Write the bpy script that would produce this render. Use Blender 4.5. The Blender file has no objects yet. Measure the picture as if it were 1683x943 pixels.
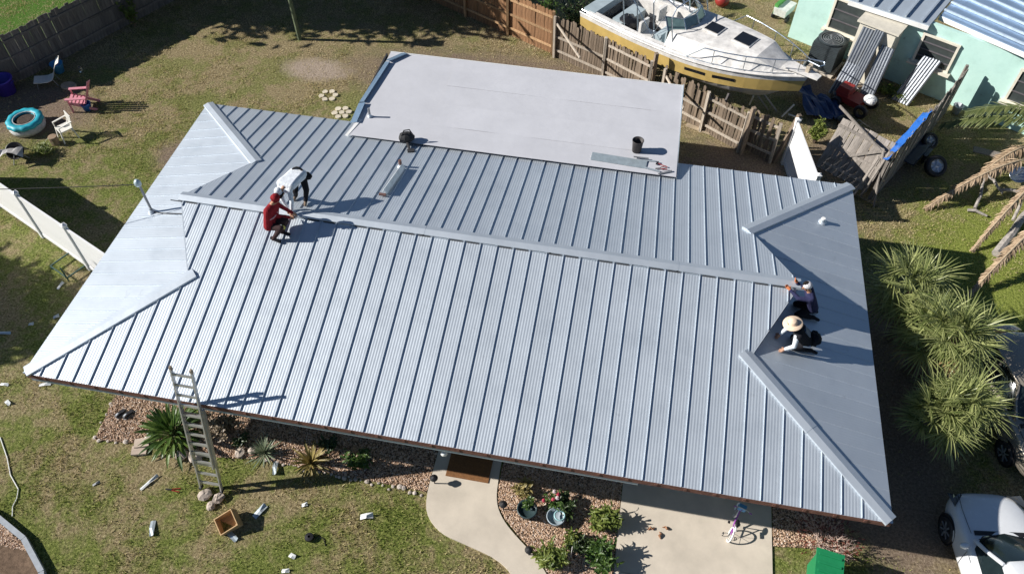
import bpy, math, random
import numpy as np
from mathutils import Vector, Matrix, noise

# ---------------------------------------------------------------- camera, light, exposure
scene = bpy.context.scene
C = scene.collection
rad = math.radians
cam_data = bpy.data.cameras.new('camera')
cam = bpy.data.objects.new('camera', cam_data); C.objects.link(cam)
cam_data.sensor_width = 36.0
cam_data.lens = 27.96
cam_data.clip_start = 0.1
cam_data.clip_end = 2000
def look(yaw, pitch, roll):
    f = Vector((math.sin(yaw)*math.cos(pitch), math.cos(yaw)*math.cos(pitch), -math.sin(pitch)))
    r = Vector((math.cos(yaw), -math.sin(yaw), 0)); u = r.cross(f)
    c, s = math.cos(roll), math.sin(roll)
    r2 = c*r + s*u; u2 = -s*r + c*u
    return Matrix((r2, u2, -f)).transposed().to_4x4()
cam.matrix_world = Matrix.Translation((12.637, -7.722, 17.984)) @ look(rad(-10.263), rad(50.689), rad(0.441))
scene.camera = cam

SUN = Vector((-4.81, -0.80, 2.75)).normalized()       # towards the sun
elev = math.asin(SUN.z); azim = math.atan2(SUN.x, SUN.y)
world = bpy.data.worlds.new('World'); scene.world = world; world.use_nodes = True
wn = world.node_tree; wn.nodes.clear()
sky = wn.nodes.new('ShaderNodeTexSky'); sky.sky_type = 'NISHITA'; sky.sun_disc = False
sky.sun_elevation = elev; sky.sun_rotation = azim; sky.air_density = 1.0; sky.dust_density = 0.1; sky.ozone_density = 2.5; sky.altitude = 1500.0
bg = wn.nodes.new('ShaderNodeBackground'); bg.inputs[1].default_value = 0.05
wo = wn.nodes.new('ShaderNodeOutputWorld')
wn.links.new(sky.outputs[0], bg.inputs[0]); wn.links.new(bg.outputs[0], wo.inputs[0])
sun_data = bpy.data.lights.new('sun', 'SUN'); sun_data.energy = 5.0; sun_data.angle = rad(0.53); sun_data.color = (1.0, 0.955, 0.895)
sun = bpy.data.objects.new('sun', sun_data); C.objects.link(sun)
sun.rotation_euler = (-SUN).to_track_quat('-Z', 'Y').to_euler(); sun.location = (-20, 0, 30)
scene.view_settings.view_transform = 'Standard'; scene.view_settings.look = 'None'
scene.view_settings.exposure = 0.55; scene.view_settings.gamma = 1.0
scene.view_settings.use_curve_mapping = False
scene.render.engine = 'CYCLES'
scene.cycles.max_bounces = 6; scene.cycles.diffuse_bounces = 3

# ---------------------------------------------------------------- materials
def new_mat(name):
    m = bpy.data.materials.new(name); m.use_nodes = True
    nt = m.node_tree; b = nt.nodes['Principled BSDF']
    return m, nt, b
def N(nt, typ, **kw):
    n = nt.nodes.new(typ)
    for k, v in kw.items():
        if k.startswith('i_'): n.inputs[k[2:].replace('_', ' ')].default_value = v
        else: setattr(n, k, v)
    return n
def ramp(nt, fac, stops):
    r = nt.nodes.new('ShaderNodeValToRGB'); e = r.color_ramp.elements
    while len(e) < len(stops): e.new(0.5)
    for k, (p, c) in enumerate(stops):
        e[k].position = p; e[k].color = (c[0], c[1], c[2], 1)
    nt.links.new(fac, r.inputs[0]); return r.outputs[0]
def mixc(nt, fac, a, b, mode='MIX'):
    m = nt.nodes.new('ShaderNodeMix'); m.data_type = 'RGBA'; m.blend_type = mode
    for inp, v in ((m.inputs[0], fac), (m.inputs[6], a), (m.inputs[7], b)):
        if hasattr(v, 'links') or hasattr(v, 'is_linked'): nt.links.new(v, inp)
        elif isinstance(v, (int, float)): inp.default_value = v
        else: inp.default_value = (v[0], v[1], v[2], 1)
    return m.outputs[2]
MATS = {}
def mat(name, col, rough=0.6, metal=0.0, var=0.15, scale=6.0, bump=0.0, bscale=60.0, spec=0.5, stretch=None, coat=0.0, perobj=0.0):
    """plain procedural material: base colour mottled by two noises, optional bump"""
    if name in MATS: return MATS[name]
    m, nt, b = new_mat(name)
    tc = N(nt, 'ShaderNodeTexCoord'); src = tc.outputs['Object']
    mp = N(nt, 'ShaderNodeMapping'); nt.links.new(src, mp.inputs[0])
    if stretch: mp.inputs['Scale'].default_value = stretch
    n1 = N(nt, 'ShaderNodeTexNoise', i_Scale=scale, i_Detail=6.0, i_Roughness=0.65); nt.links.new(mp.outputs[0], n1.inputs[0])
    lo = [max(0, c*(1-var)) for c in col]; hi = [min(1, c*(1+var)) for c in col]
    out = ramp(nt, n1.outputs[0], [(0.32, lo), (0.68, hi)])
    if perobj:
        oi = N(nt, 'ShaderNodeObjectInfo')
        mr = N(nt, 'ShaderNodeMapRange'); mr.inputs[3].default_value = 1-perobj; mr.inputs[4].default_value = 1+perobj
        nt.links.new(oi.outputs['Random'], mr.inputs[0])
        out = mixc(nt, 1.0, out, mr.outputs[0], 'MULTIPLY')
    nt.links.new(out, b.inputs['Base Color'])
    rr = N(nt, 'ShaderNodeMapRange'); rr.inputs[3].default_value = max(0.02, rough-0.08); rr.inputs[4].default_value = min(1, rough+0.08)
    nt.links.new(n1.outputs[0], rr.inputs[0]); nt.links.new(rr.outputs[0], b.inputs['Roughness'])
    b.inputs['Metallic'].default_value = metal; b.inputs['Specular IOR Level'].default_value = spec
    b.inputs['Coat Weight'].default_value = coat; b.inputs['Coat Roughness'].default_value = 0.05
    if bump:
        n2 = N(nt, 'ShaderNodeTexNoise', i_Scale=bscale, i_Detail=4.0); nt.links.new(mp.outputs[0], n2.inputs[0])
        bp = N(nt, 'ShaderNodeBump', i_Strength=bump, i_Distance=0.02); nt.links.new(n2.outputs[0], bp.inputs['Height'])
        nt.links.new(bp.outputs[0], b.inputs['Normal'])
    MATS[name] = m; return m

def leaf_mat(name, a, bcol, trans=0.25, rough=0.45):
    """foliage: colour varies from leaf clump to leaf clump, some light comes through"""
    if name in MATS: return MATS[name]
    m, nt, b = new_mat(name)
    g = N(nt, 'ShaderNodeNewGeometry'); oi = N(nt, 'ShaderNodeTexCoord')
    n1 = N(nt, 'ShaderNodeTexNoise', i_Scale=5.0, i_Detail=3.0); nt.links.new(oi.outputs['Object'], n1.inputs[0])
    mx = N(nt, 'ShaderNodeMath', operation='ADD'); nt.links.new(g.outputs['Random Per Island'], mx.inputs[0]); nt.links.new(n1.outputs[0], mx.inputs[1])
    hv = N(nt, 'ShaderNodeMath', operation='MULTIPLY'); hv.inputs[1].default_value = 0.5; nt.links.new(mx.outputs[0], hv.inputs[0])
    col = ramp(nt, hv.outputs[0], [(0.2, a), (0.8, bcol)])
    nt.links.new(col, b.inputs['Base Color']); b.inputs['Roughness'].default_value = rough
    tr = N(nt, 'ShaderNodeBsdfTranslucent'); nt.links.new(col, tr.inputs[0])
    ms = N(nt, 'ShaderNodeMixShader'); ms.inputs[0].default_value = trans
    nt.links.new(b.outputs[0], ms.inputs[1]); nt.links.new(tr.outputs[0], ms.inputs[2])
    nt.links.new(ms.outputs[0], nt.nodes['Material Output'].inputs[0])
    MATS[name] = m; return m

# ---------------------------------------------------------------- mesh helpers
class MB:
    """collects shapes, then build() links them as ONE mesh object"""
    def __init__(s): s.v = []; s.f = []; s.m = []; s.mi = 0
    def face(s, pts):
        k = len(s.v); s.v.extend([tuple(p) for p in pts]); s.f.append(list(range(k, k+len(pts)))); s.m.append(s.mi); return s
    def box(s, c, sz, rz=0.0, M=None, top=1.0):
        a, b, h = sz[0]/2, sz[1]/2, sz[2]/2
        T = Matrix.Translation(c) @ (M.to_4x4() if M is not None else Matrix.Rotation(rz, 4, 'Z'))
        P = [(-a,-b,-h),(a,-b,-h),(a,b,-h),(-a,b,-h),(-a*top,-b*top,h),(a*top,-b*top,h),(a*top,b*top,h),(-a*top,b*top,h)]
        k = len(s.v); s.v.extend([tuple(T @ Vector(p)) for p in P])
        for q in ((3,2,1,0),(4,5,6,7),(0,1,5,4),(1,2,6,5),(2,3,7,6),(3,0,4,7)):
            s.f.append([k+i for i in q]); s.m.append(s.mi)
        return s
    def bar(s, p0, p1, w, h, up=(0,0,1)):
        p0 = Vector(p0); p1 = Vector(p1); d = (p1-p0); L = d.length; d = d/L
        u = Vector(up); sd = d.cross(u)
        if sd.length < 1e-4: sd = d.cross(Vector((1,0,0)))
        sd.normalize(); uu = sd.cross(d)
        return s.box((p0+p1)/2, (L, w, h), M=Matrix((d, -sd, uu)).transposed() if False else Matrix((d, uu.cross(d), uu)).transposed())
    def tube(s, pts, r, n=6, cap=True):
        pts = [Vector(p) for p in pts]
        if not hasattr(r, '__len__'): r = [r]*len(pts)
        k = len(s.v); ref = None
        for i, p in enumerate(pts):
            d = (pts[min(i+1, len(pts)-1)] - pts[max(i-1, 0)])
            d = d.normalized() if d.length > 1e-9 else Vector((0,0,1))
            if ref is None:
                ref = d.cross(Vector((0,0,1)))
                if ref.length < 1e-3: ref = d.cross(Vector((1,0,0)))
            a = (ref - d*ref.dot(d)).normalized(); ref = a; b = d.cross(a)
            for j in range(n):
                t = 2*math.pi*j/n; s.v.append(tuple(p + r[i]*(math.cos(t)*a + math.sin(t)*b)))
        for i in range(len(pts)-1):
            for j in range(n):
                j2 = (j+1) % n
                s.f.append([k+i*n+j, k+i*n+j2, k+(i+1)*n+j2, k+(i+1)*n+j]); s.m.append(s.mi)
        if cap:
            s.f.append([k+j for j in reversed(range(n))]); s.m.append(s.mi)
            e = k+(len(pts)-1)*n; s.f.append([e+j for j in range(n)]); s.m.append(s.mi)
        return s
    def lathe(s, prof, n=20, c=(0,0,0), M=None, closed=False):
        k = len(s.v); c = Vector(c)
        for (r, z) in prof:
            for j in range(n):
                t = 2*math.pi*j/n; p = Vector((r*math.cos(t), r*math.sin(t), z))
                if M is not None: p = M @ p
                s.v.append(tuple(c+p))
        m = len(prof)
        for i in range(m if closed else m-1):
            i2 = (i+1) % m
            for j in range(n):
                j2 = (j+1) % n
                s.f.append([k+i*n+j, k+i*n+j2, k+i2*n+j2, k+i2*n+j]); s.m.append(s.mi)
        return s
    def ball(s, c, r, nu=10, nv=7, jit=0.0, rng=None):
        if not hasattr(r, '__len__'): r = (r, r, r)
        k = len(s.v)
        for i in range(nv+1):
            a = math.pi*i/nv
            for j in range(nu):
                t = 2*math.pi*j/nu; q = 1+(rng.uniform(-jit, jit) if rng else 0)
                s.v.append((c[0]+r[0]*q*math.sin(a)*math.cos(t), c[1]+r[1]*q*math.sin(a)*math.sin(t), c[2]+r[2]*q*math.cos(a)))
        for i in range(nv):
            for j in range(nu):
                j2 = (j+1) % nu
                s.f.append([k+i*nu+j, k+(i+1)*nu+j, k+(i+1)*nu+j2, k+i*nu+j2]); s.m.append(s.mi)
        return s
    def prism(s, poly, z0, z1):
        n = len(poly); k = len(s.v)
        s.v.extend([(p[0], p[1], z0) for p in poly]); s.v.extend([(p[0], p[1], z1) for p in poly])
        s.f.append([k+i for i in reversed(range(n))]); s.m.append(s.mi); s.f.append([k+n+i for i in range(n)]); s.m.append(s.mi)
        for i in range(n):
            j = (i+1) % n; s.f.append([k+i, k+j, k+n+j, k+n+i]); s.m.append(s.mi)
        return s
    def loft(s, rings, close_ring=True, cap=False):
        k = len(s.v); n = len(rings[0])
        for r in rings: s.v.extend([tuple(p) for p in r])
        for i in range(len(rings)-1):
            for j in range(n if close_ring else n-1):
                j2 = (j+1) % n
                s.f.append([k+i*n+j, k+i*n+j2, k+(i+1)*n+j2, k+(i+1)*n+j]); s.m.append(s.mi)
        if cap:
            s.f.append([k+j for j in reversed(range(n))]); s.m.append(s.mi)
            e = k+(len(rings)-1)*n; s.f.append([e+j for j in range(n)]); s.m.append(s.mi)
        return s
    def mesh(s, name, mats, smooth=False):
        me = bpy.data.meshes.new(name); me.from_pydata(s.v, [], s.f)
        if not isinstance(mats, (list, tuple)): mats = [mats]
        for m in mats: me.materials.append(m)
        if len(mats) > 1: me.polygons.foreach_set('material_index', s.m)
        if smooth: me.polygons.foreach_set('use_smooth', [True]*len(me.polygons))
        me.update(); return me
    def build(s, name, mats, parent=None, smooth=False, sub=0):
        o = bpy.data.objects.new(name, s.mesh(name, mats, smooth)); C.objects.link(o)
        if parent is not None: o.parent = parent
        if sub:
            md = o.modifiers.new('sub', 'SUBSURF'); md.levels = sub; md.render_levels = sub
        return o
def link(name, me, parent=None, loc=(0,0,0), rot=(0,0,0), sc=None):
    o = bpy.data.objects.new(name, me); C.objects.link(o); o.parent = parent
    o.location = loc; o.rotation_euler = rot
    if sc: o.scale = sc
    return o
def tag(o, label, cat, group=None):
    o['label'] = label; o['category'] = cat
    if group: o['group'] = group
    return o
def thing(name, label, cat, loc=(0,0,0), rz=0.0, group=None):
    o = bpy.data.objects.new(name, None); C.objects.link(o)
    o.location = loc; o.rotation_euler = (0, 0, rz); o.empty_display_size = 0.2
    return tag(o, label, cat, group)
def copy_tree(o, parent=None):
    c = o.copy(); C.objects.link(c); c.parent = parent
    for ch in list(o.children): copy_tree(ch, c)
    return c
def structure(o, kind='structure'): o['kind'] = kind; return o

# ---------------------------------------------------------------- ground
def ell_mask(nt, pos, noise_out, cx, cy, rx, ry, soft=0.45, amt=0.9):
    """0..1 mask of a ragged ellipse lying on the ground"""
    sub = N(nt, 'ShaderNodeVectorMath', operation='SUBTRACT'); sub.inputs[1].default_value = (cx, cy, 0); nt.links.new(pos, sub.inputs[0])
    ml = N(nt, 'ShaderNodeVectorMath', operation='MULTIPLY'); ml.inputs[1].default_value = (1/rx, 1/ry, 0); nt.links.new(sub.outputs[0], ml.inputs[0])
    ln = N(nt, 'ShaderNodeVectorMath', operation='LENGTH'); nt.links.new(ml.outputs[0], ln.inputs[0])
    ad = N(nt, 'ShaderNodeMath', operation='MULTIPLY_ADD'); nt.links.new(noise_out, ad.inputs[0]); ad.inputs[1].default_value = amt*2; nt.links.new(ln.outputs['Value'], ad.inputs[2])
    mr = N(nt, 'ShaderNodeMapRange', interpolation_type='SMOOTHSTEP'); nt.links.new(ad.outputs[0], mr.inputs[0])
    mr.inputs[1].default_value = 1+amt-soft; mr.inputs[2].default_value = 1+amt+soft; mr.inputs[3].default_value = 1; mr.inputs[4].default_value = 0
    return mr.outputs[0]
DIRT = [  # x, y, rx, ry : worn patches where soil shows
    (8.2, 16.3, 6.0, 1.7), (-1.8, 10.3, 1.0, 0.8), (16.6, 12.2, 3.2, 2.2), (20.5, 4.2, 1.3, 5.0), (-8.2, 11.6, 2.2, 1.6), (20.4, 14.2, 1.9, 1.1),
    (20.2, 1.6, 1.6, 1.2), (19.5, 18.6, 2.5, 1.1)]
def ground_material():
    m, nt, b = new_mat('grass_and_soil')
    tc = N(nt, 'ShaderNodeTexCoord'); pos = tc.outputs['Object']
    big = N(nt, 'ShaderNodeTexNoise', i_Scale=0.55, i_Detail=8.0, i_Roughness=0.62); nt.links.new(pos, big.inputs[0])
    mid = N(nt, 'ShaderNodeTexNoise', i_Scale=2.6, i_Detail=8.0, i_Roughness=0.7, i_Distortion=0.5); nt.links.new(pos, mid.inputs[0])
    fine = N(nt, 'ShaderNodeTexNoise', i_Scale=16.0, i_Detail=8.0, i_Roughness=0.75); nt.links.new(pos, fine.inputs[0])
    green = ramp(nt, fine.outputs[0], [(0.33, (0.03, 0.045, 0.010)), (0.5, (0.15, 0.18, 0.04)), (0.68, (0.40, 0.42, 0.14))])
    dry = ramp(nt, fine.outputs[0], [(0.33, (0.07, 0.055, 0.03)), (0.5, (0.29, 0.23, 0.125)), (0.68, (0.55, 0.46, 0.29))])
    soil = ramp(nt, fine.outputs[0], [(0.28, (0.09, 0.065, 0.045)), (0.5, (0.22, 0.165, 0.12)), (0.75, (0.42, 0.34, 0.26))])
    md = N(nt, 'ShaderNodeMath', operation='MULTIPLY_ADD'); md.inputs[1].default_value = 0.75; nt.links.new(mid.outputs[0], md.inputs[0])
    nt.links.new(big.outputs[0], md.inputs[2])
    f = N(nt, 'ShaderNodeMapRange', interpolation_type='SMOOTHSTEP'); nt.links.new(md.outputs[0], f.inputs[0]); f.inputs[1].default_value = 0.76; f.inputs[2].default_value = 1.04
    # the back yard is drier than the front lawn
    sx = N(nt, 'ShaderNodeSeparateXYZ'); nt.links.new(pos, sx.inputs[0])
    yy = N(nt, 'ShaderNodeMapRange'); nt.links.new(sx.outputs[1], yy.inputs[0]); yy.inputs[1].default_value = 9; yy.inputs[2].default_value = 16; yy.inputs[3].default_value = 0.0; yy.inputs[4].default_value = 0.45
    fa = N(nt, 'ShaderNodeMath', operation='ADD', use_clamp=True); nt.links.new(f.outputs[0], fa.inputs[0]); nt.links.new(yy.outputs[0], fa.inputs[1])
    col = mixc(nt, fa.outputs[0], green, dry)
    for (x, y, rx, ry) in DIRT:
        col = mixc(nt, ell_mask(nt, pos, mid.outputs[0], x, y, rx, ry), col, soil)
    sand = ramp(nt, fine.outputs[0], [(0.28, (0.20, 0.15, 0.11)), (0.5, (0.40, 0.32, 0.25)), (0.72, (0.58, 0.49, 0.41))])
    col = mixc(nt, ell_mask(nt, pos, mid.outputs[0], 0.85, 15.75, 1.2, 0.62, amt=0.6), col, sand)
    fresh = ramp(nt, fine.outputs[0], [(0.33, (0.05, 0.075, 0.012)), (0.5, (0.22, 0.26, 0.05)), (0.68, (0.46, 0.49, 0.14))])
    col = mixc(nt, ell_mask(nt, pos, mid.outputs[0], 25.0, 9.5, 3.6, 4.0, amt=0.5), col, fresh)
    # the well watered lawn beyond the back left fence
    lush = ramp(nt, fine.outputs[0], [(0.3, (0.03, 0.075, 0.008)), (0.7, (0.13, 0.27, 0.04))])
    col = mixc(nt, ell_mask(nt, pos, mid.outputs[0], -13.2, 17.5, 4.6, 5.0, soft=0.1, amt=0.1), col, lush)
    nt.links.new(col, b.inputs['Base Color']); b.inputs['Roughness'].default_value = 0.95; b.inputs['Specular IOR Level'].default_value = 0.15
    f2 = N(nt, 'ShaderNodeTexNoise', i_Scale=45.0, i_Detail=5.0, i_Roughness=0.7); nt.links.new(pos, f2.inputs[0])
    sm = N(nt, 'ShaderNodeMath', operation='MULTIPLY_ADD'); sm.inputs[1].default_value = 0.5; nt.links.new(f2.outputs[0], sm.inputs[0]); nt.links.new(fine.outputs[0], sm.inputs[2])
    bp = N(nt, 'ShaderNodeBump', i_Strength=0.9, i_Distance=0.06); nt.links.new(sm.outputs[0], bp.inputs['Height']); nt.links.new(bp.outputs[0], b.inputs['Normal'])
    return m
gm = ground_material()
g = MB(); g.face([(-300,-300,0),(300,-300,0),(300,300,0),(-300,300,0)])
structure(g.build('ground', gm))

WALK = [(9.20,1.9),(10.78,1.9),(10.80,0.75),(10.86,0.15),(11.1,-0.25),(11.5,-0.6),(12.05,-1.0),(12.55,-1.6),(12.9,-2.4),(13.1,-4.5),(11.4,-4.5),(11.75,-2.2),(11.65,-1.55),(11.2,-1.2),(10.4,-1.0),(9.75,-0.85),(9.33,-0.5),(9.2,-0.1),(9.18,0.5)]
def smooth_poly(P, it=2):
    for _ in range(it):
        Q = []
        for i in range(len(P)):
            a, b = Vector(P[i]), Vector(P[(i+1) % len(P)]); Q += [tuple(a*.75+b*.25), tuple(a*.25+b*.75)]
        P = Q
    return P
conc = mat('concrete', (0.585, 0.52, 0.43), rough=0.85, var=0.13, scale=1.1, bump=0.15, bscale=120, spec=0.3)
WALKS = smooth_poly(WALK, 2)
structure(MB().prism(WALKS, -0.05, 0.045).build('front_walkway', conc))
for i, (x0, x1, y0, y1) in enumerate(((13.80, 17.33, -0.95, 1.9), (13.80, 17.33, -4.6, -0.962))):
    structure(MB().prism([(x0,y0),(x1,y0),(x1,y1),(x0,y1)], -0.05, 0.04).build('driveway', conc))
BED_L = [(0.55,1.5),(0.5,1.0),(0.62,-0.1),(1.6,0.0),(2.6,0.12),(3.6,0.0),(5.0,0.18),(6.8,0.13),(8.2,0.12),(9.17,0.1),(9.17,1.5)]
BED_R = [(10.84,1.5),(13.78,1.5),(13.78,-4.5),(13.14,-4.5),(12.94,-2.4),(12.59,-1.6),(12.09,-0.98),(11.55,-0.56),(11.14,-0.2),(10.90,0.16),(10.84,0.7)]
BED_D = [(17.36,1.5),(19.0,1.5),(19.0,0.5),(17.36,0.30)]
BED_K = [(-3.0,-3.2),(-0.62,-2.45),(0.35,-2.85),(1.15,-3.45),(1.7,-4.4),(-3,-4.6)]
soilm = mat('bed_soil', (0.16, 0.11, 0.075), rough=0.95, var=0.4, scale=9, bump=0.5, bscale=60, spec=0.1)
for nm, P in (('garden_bed', BED_L), ('garden_bed', BED_R), ('garden_bed', BED_D), ('garden_bed', BED_K)):
    structure(MB().prism(P, -0.03, 0.018).build(nm, soilm))
def inside(P, x, y):
    c = False; n = len(P)
    for i in range(n):
        x1, y1 = P[i][0], P[i][1]; x2, y2 = P[(i+1) % n][0], P[(i+1) % n][1]
        if (y1 > y) != (y2 > y) and x < (x2-x1)*(y-y1)/(y2-y1)+x1: c = not c
    return c
def gravel(P, n, seed, r0=0.012, r1=0.03, zb=0.018):
    """a bed of separate little stones, too many to count"""
    rng = random.Random(seed); xs = [p[0] for p in P]; ys = [max(-3.2, p[1]) for p in P]
    base = [Vector(v) for v in ((1,0,0),(-1,0,0),(0,1,0),(0,-1,0),(0,0,1),(0,0,-1))]
    F = ((0,2,4),(2,1,4),(1,3,4),(3,0,4),(2,0,5),(1,2,5),(3,1,5),(0,3,5))
    V = []; FF = []; k = 0
    while k < n:
        x = rng.uniform(min(xs), max(xs)); y = rng.uniform(max(-3.0, min(ys)), max(ys))
        if not inside(P, x, y): continue
        r = rng.uniform(r0, r1); R = Matrix.Rotation(rng.uniform(0, 6.3), 3, (rng.uniform(-1,1), rng.uniform(-1,1), 1)) ; b = len(V)
        e = (r*rng.uniform(.8,1.5), r*rng.uniform(.7,1.1), r*rng.uniform(.5,.8))
        for q in base:
            w = R @ Vector((q.x*e[0], q.y*e[1], q.z*e[2])); V.append((x+w.x, y+w.y, zb+0.008+w.z))
        FF += [[b+i for i in t] for t in F]; k += 1
    me = bpy.data.meshes.new('gravel'); me.from_pydata(V, [], FF)
    return me
def island_mat(name, stops, rough=0.8):
    m, nt, b = new_mat(name); g = N(nt, 'ShaderNodeNewGeometry')
    nt.links.new(ramp(nt, g.outputs['Random Per Island'], stops), b.inputs['Base Color']); b.inputs['Roughness'].default_value = rough
    return m
stone_m = island_mat('bed_gravel', [(0.0, (0.20, 0.11, 0.065)), (0.3, (0.46, 0.30, 0.19)), (0.6, (0.68, 0.50, 0.35)), (0.85, (0.42, 0.29, 0.22)), (1.0, (0.78, 0.69, 0.60))])
for P, n, sd, lab in ((BED_L, 19000, 3, 'brown and tan gravel in the bed under the front eave'), (BED_R, 19000, 4, 'brown gravel in the bed between walkway and driveway'),
                      (BED_D, 2400, 5, 'brown gravel in the bed right of the driveway'), (BED_K, 2500, 6, 'brown gravel behind the grey edging in the front left corner')):
    me = gravel(P, n, sd); me.materials.append(stone_m)
    o = link('gravel', me); o['kind'] = 'stuff'; o['label'] = lab; o['category'] = 'gravel'

# ---------------------------------------------------------------- the house
L, W, ZE, RISE = 19.0, 9.896, 2.75, 1.1733
S = RISE/(W/2); YM = W/2
GL, GR = 2.88, 2.98            # where the hips stop and the gablets begin
XR0, XR1 = 1.88, 17.07         # ridge ends
def roof_metal():
    m, nt, b = new_mat('roof_metal')
    tc = N(nt, 'ShaderNodeTexCoord'); pos = tc.outputs['Object']
    n1 = N(nt, 'ShaderNodeTexNoise', i_Scale=1.2, i_Detail=6.0, i_Roughness=0.6); nt.links.new(pos, n1.inputs[0])
    col = ramp(nt, n1.outputs[0], [(0.25, (0.50, 0.555, 0.61)), (0.45, (0.545, 0.60, 0.655)), (0.75, (0.56, 0.615, 0.67))])
    oi = N(nt, 'ShaderNodeObjectInfo'); mr = N(nt, 'ShaderNodeMapRange'); mr.inputs[3].default_value = 0.96; mr.inputs[4].default_value = 1.03
    nt.links.new(oi.outputs['Random'], mr.inputs[0]); col = mixc(nt, 1.0, col, mr.outputs[0], 'MULTIPLY')
    sm_ = N(nt, 'ShaderNodeTexNoise', i_Scale=4.5, i_Detail=5.0, i_Roughness=0.7, i_Distortion=0.8); nt.links.new(pos, sm_.inputs[0])
    sr = N(nt, 'ShaderNodeMapRange', interpolation_type='SMOOTHSTEP'); nt.links.new(sm_.outputs[0], sr.inputs[0]); sr.inputs[1].default_value = 0.60; sr.inputs[2].default_value = 0.74; sr.inputs[3].default_value = 1.0; sr.inputs[4].default_value = 0.88
    col = mixc(nt, 1.0, col, sr.outputs[0], 'MULTIPLY')      # boot scuffs and hand prints
    nt.links.new(col, b.inputs['Base Color'])
    b.inputs['Metallic'].default_value = 0.55
    rr = N(nt, 'ShaderNodeMapRange'); rr.inputs[3].default_value = 0.46; rr.inputs[4].default_value = 0.60
    nt.links.new(n1.outputs[0], rr.inputs[0]); nt.links.new(rr.outputs[0], b.inputs['Roughness'])
    n2 = N(nt, 'ShaderNodeTexNoise', i_Scale=2.2, i_Detail=3.0); nt.links.new(pos, n2.inputs[0])
    bp = N(nt, 'ShaderNodeBump', i_Strength=0.22, i_Distance=0.03); nt.links.new(n2.outputs[0], bp.inputs['Height']); nt.links.new(bp.outputs[0], b.inputs['Normal'])
    return m
RM = roof_metal()
fascia_wood = mat('old_fascia_wood', (0.17, 0.085, 0.065), rough=0.9, var=0.45, scale=14, stretch=(0.6, 3, 3), spec=0.2)
fascia_blue = mat('fascia_paint', (0.30, 0.36, 0.40), rough=0.7, var=0.12, scale=3)
wall_m = mat('house_wall_paint', (0.36, 0.44, 0.47), rough=0.85, var=0.08, scale=2, bump=0.2, bscale=90)
dark_m = mat('dark_opening', (0.03, 0.03, 0.035), rough=0.8)
white_m = mat('white_paint', (0.78, 0.78, 0.76), rough=0.5, var=0.05)
house = thing('house', 'low ranch house under a pale blue standing seam metal roof', 'house')
# walls, soffit, deck
wl = MB(); x0, x1, y0, y1 = 0.75, 18.3, 1.42, 9.2
for (a, b) in (((x0,y0),(9.35,y0)), ((10.7,y0),(13.9,y0)), ((17.2,y0),(x1,y0)), ((x1,y0),(x1,y1)), ((x1,y1),(x0,y1)), ((x0,y1),(x0,y0))):
    wl.bar((a[0],a[1],1.25), (b[0],b[1],1.25), 0.16, 2.5)
wl.build('wall', wall_m, house)
MB().bar((9.3,2.3,1.2), (10.75,2.3,1.2), 0.1, 2.4).build('front_door', mat('door_paint', (0.12, 0.10, 0.09), rough=0.5), house)
gd = MB().bar((13.9,1.75,1.15), (17.2,1.75,1.15), 0.06, 2.3).build('garage_door', mat('garage_paint', (0.42, 0.42, 0.40), rough=0.6), house)
for k in range(4): MB().bar((13.95,1.705,0.3+k*0.57), (17.15,1.705,0.3+k*0.57), 0.02, 0.5).build('panel', MATS['garage_paint'], gd)
MB().box((L/2, W/2, ZE-0.26), (L-0.14, W-0.14, 0.02)).build('soffit', fascia_blue, house)
dk = MB(); e = 0.03
for P in ([(0,0),(L,0),(L-YM,YM),(YM,YM)], [(L,W),(0,W),(YM,YM),(L-YM,YM)], [(0,W),(0,0),(YM,YM)], [(L,0),(L,W),(L-YM,YM)]):
    pass
def zf(x, y): return ZE + S*min(y, W-y)
# front and back planes run up to the ridge, hip planes up to the gablets
dk.face([(e,e,ZE-.02),(L-e,e,ZE-.02),(L-GR,GR,ZE+S*GR-.02),(XR1,YM,ZE+RISE-.02),(XR0,YM,ZE+RISE-.02),(GL,GL,ZE+S*GL-.02)])
dk.face([(e,W-e,ZE-.02),(GL,W-GL,ZE+S*GL-.02),(XR0,YM,ZE+RISE-.02),(XR1,YM,ZE+RISE-.02),(L-GR,W-GR,ZE+S*GR-.02),(L-e,W-e,ZE-.02)])
dk.face([(e,e,ZE-.02),(GL+.1,GL+.1,ZE+S*GL),(GL+.1,W-GL-.1,ZE+S*GL),(e,W-e,ZE-.02)])
dk.face([(L-e,e,ZE-.02),(L-e,W-e,ZE-.02),(L-GR-.1,W-GR-.1,ZE+S*GR),(L-GR-.1,GR+.1,ZE+S*GR)])
dk.build('roof_deck', fascia_wood, house)
for (gx, sgn) in ((GL+.02, 1), (L-GR-.02, -1)):
    gg = GL if sgn > 0 else GR
    MB().face([(gx,gg,ZE+S*gg-.3),(gx,W-gg,ZE+S*gg-.3),(gx,W-gg,ZE+S*gg),(gx,YM,ZE+RISE-.03),(gx,gg,ZE+S*gg)]).build('gablet_wall', fascia_wood, house)
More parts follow.
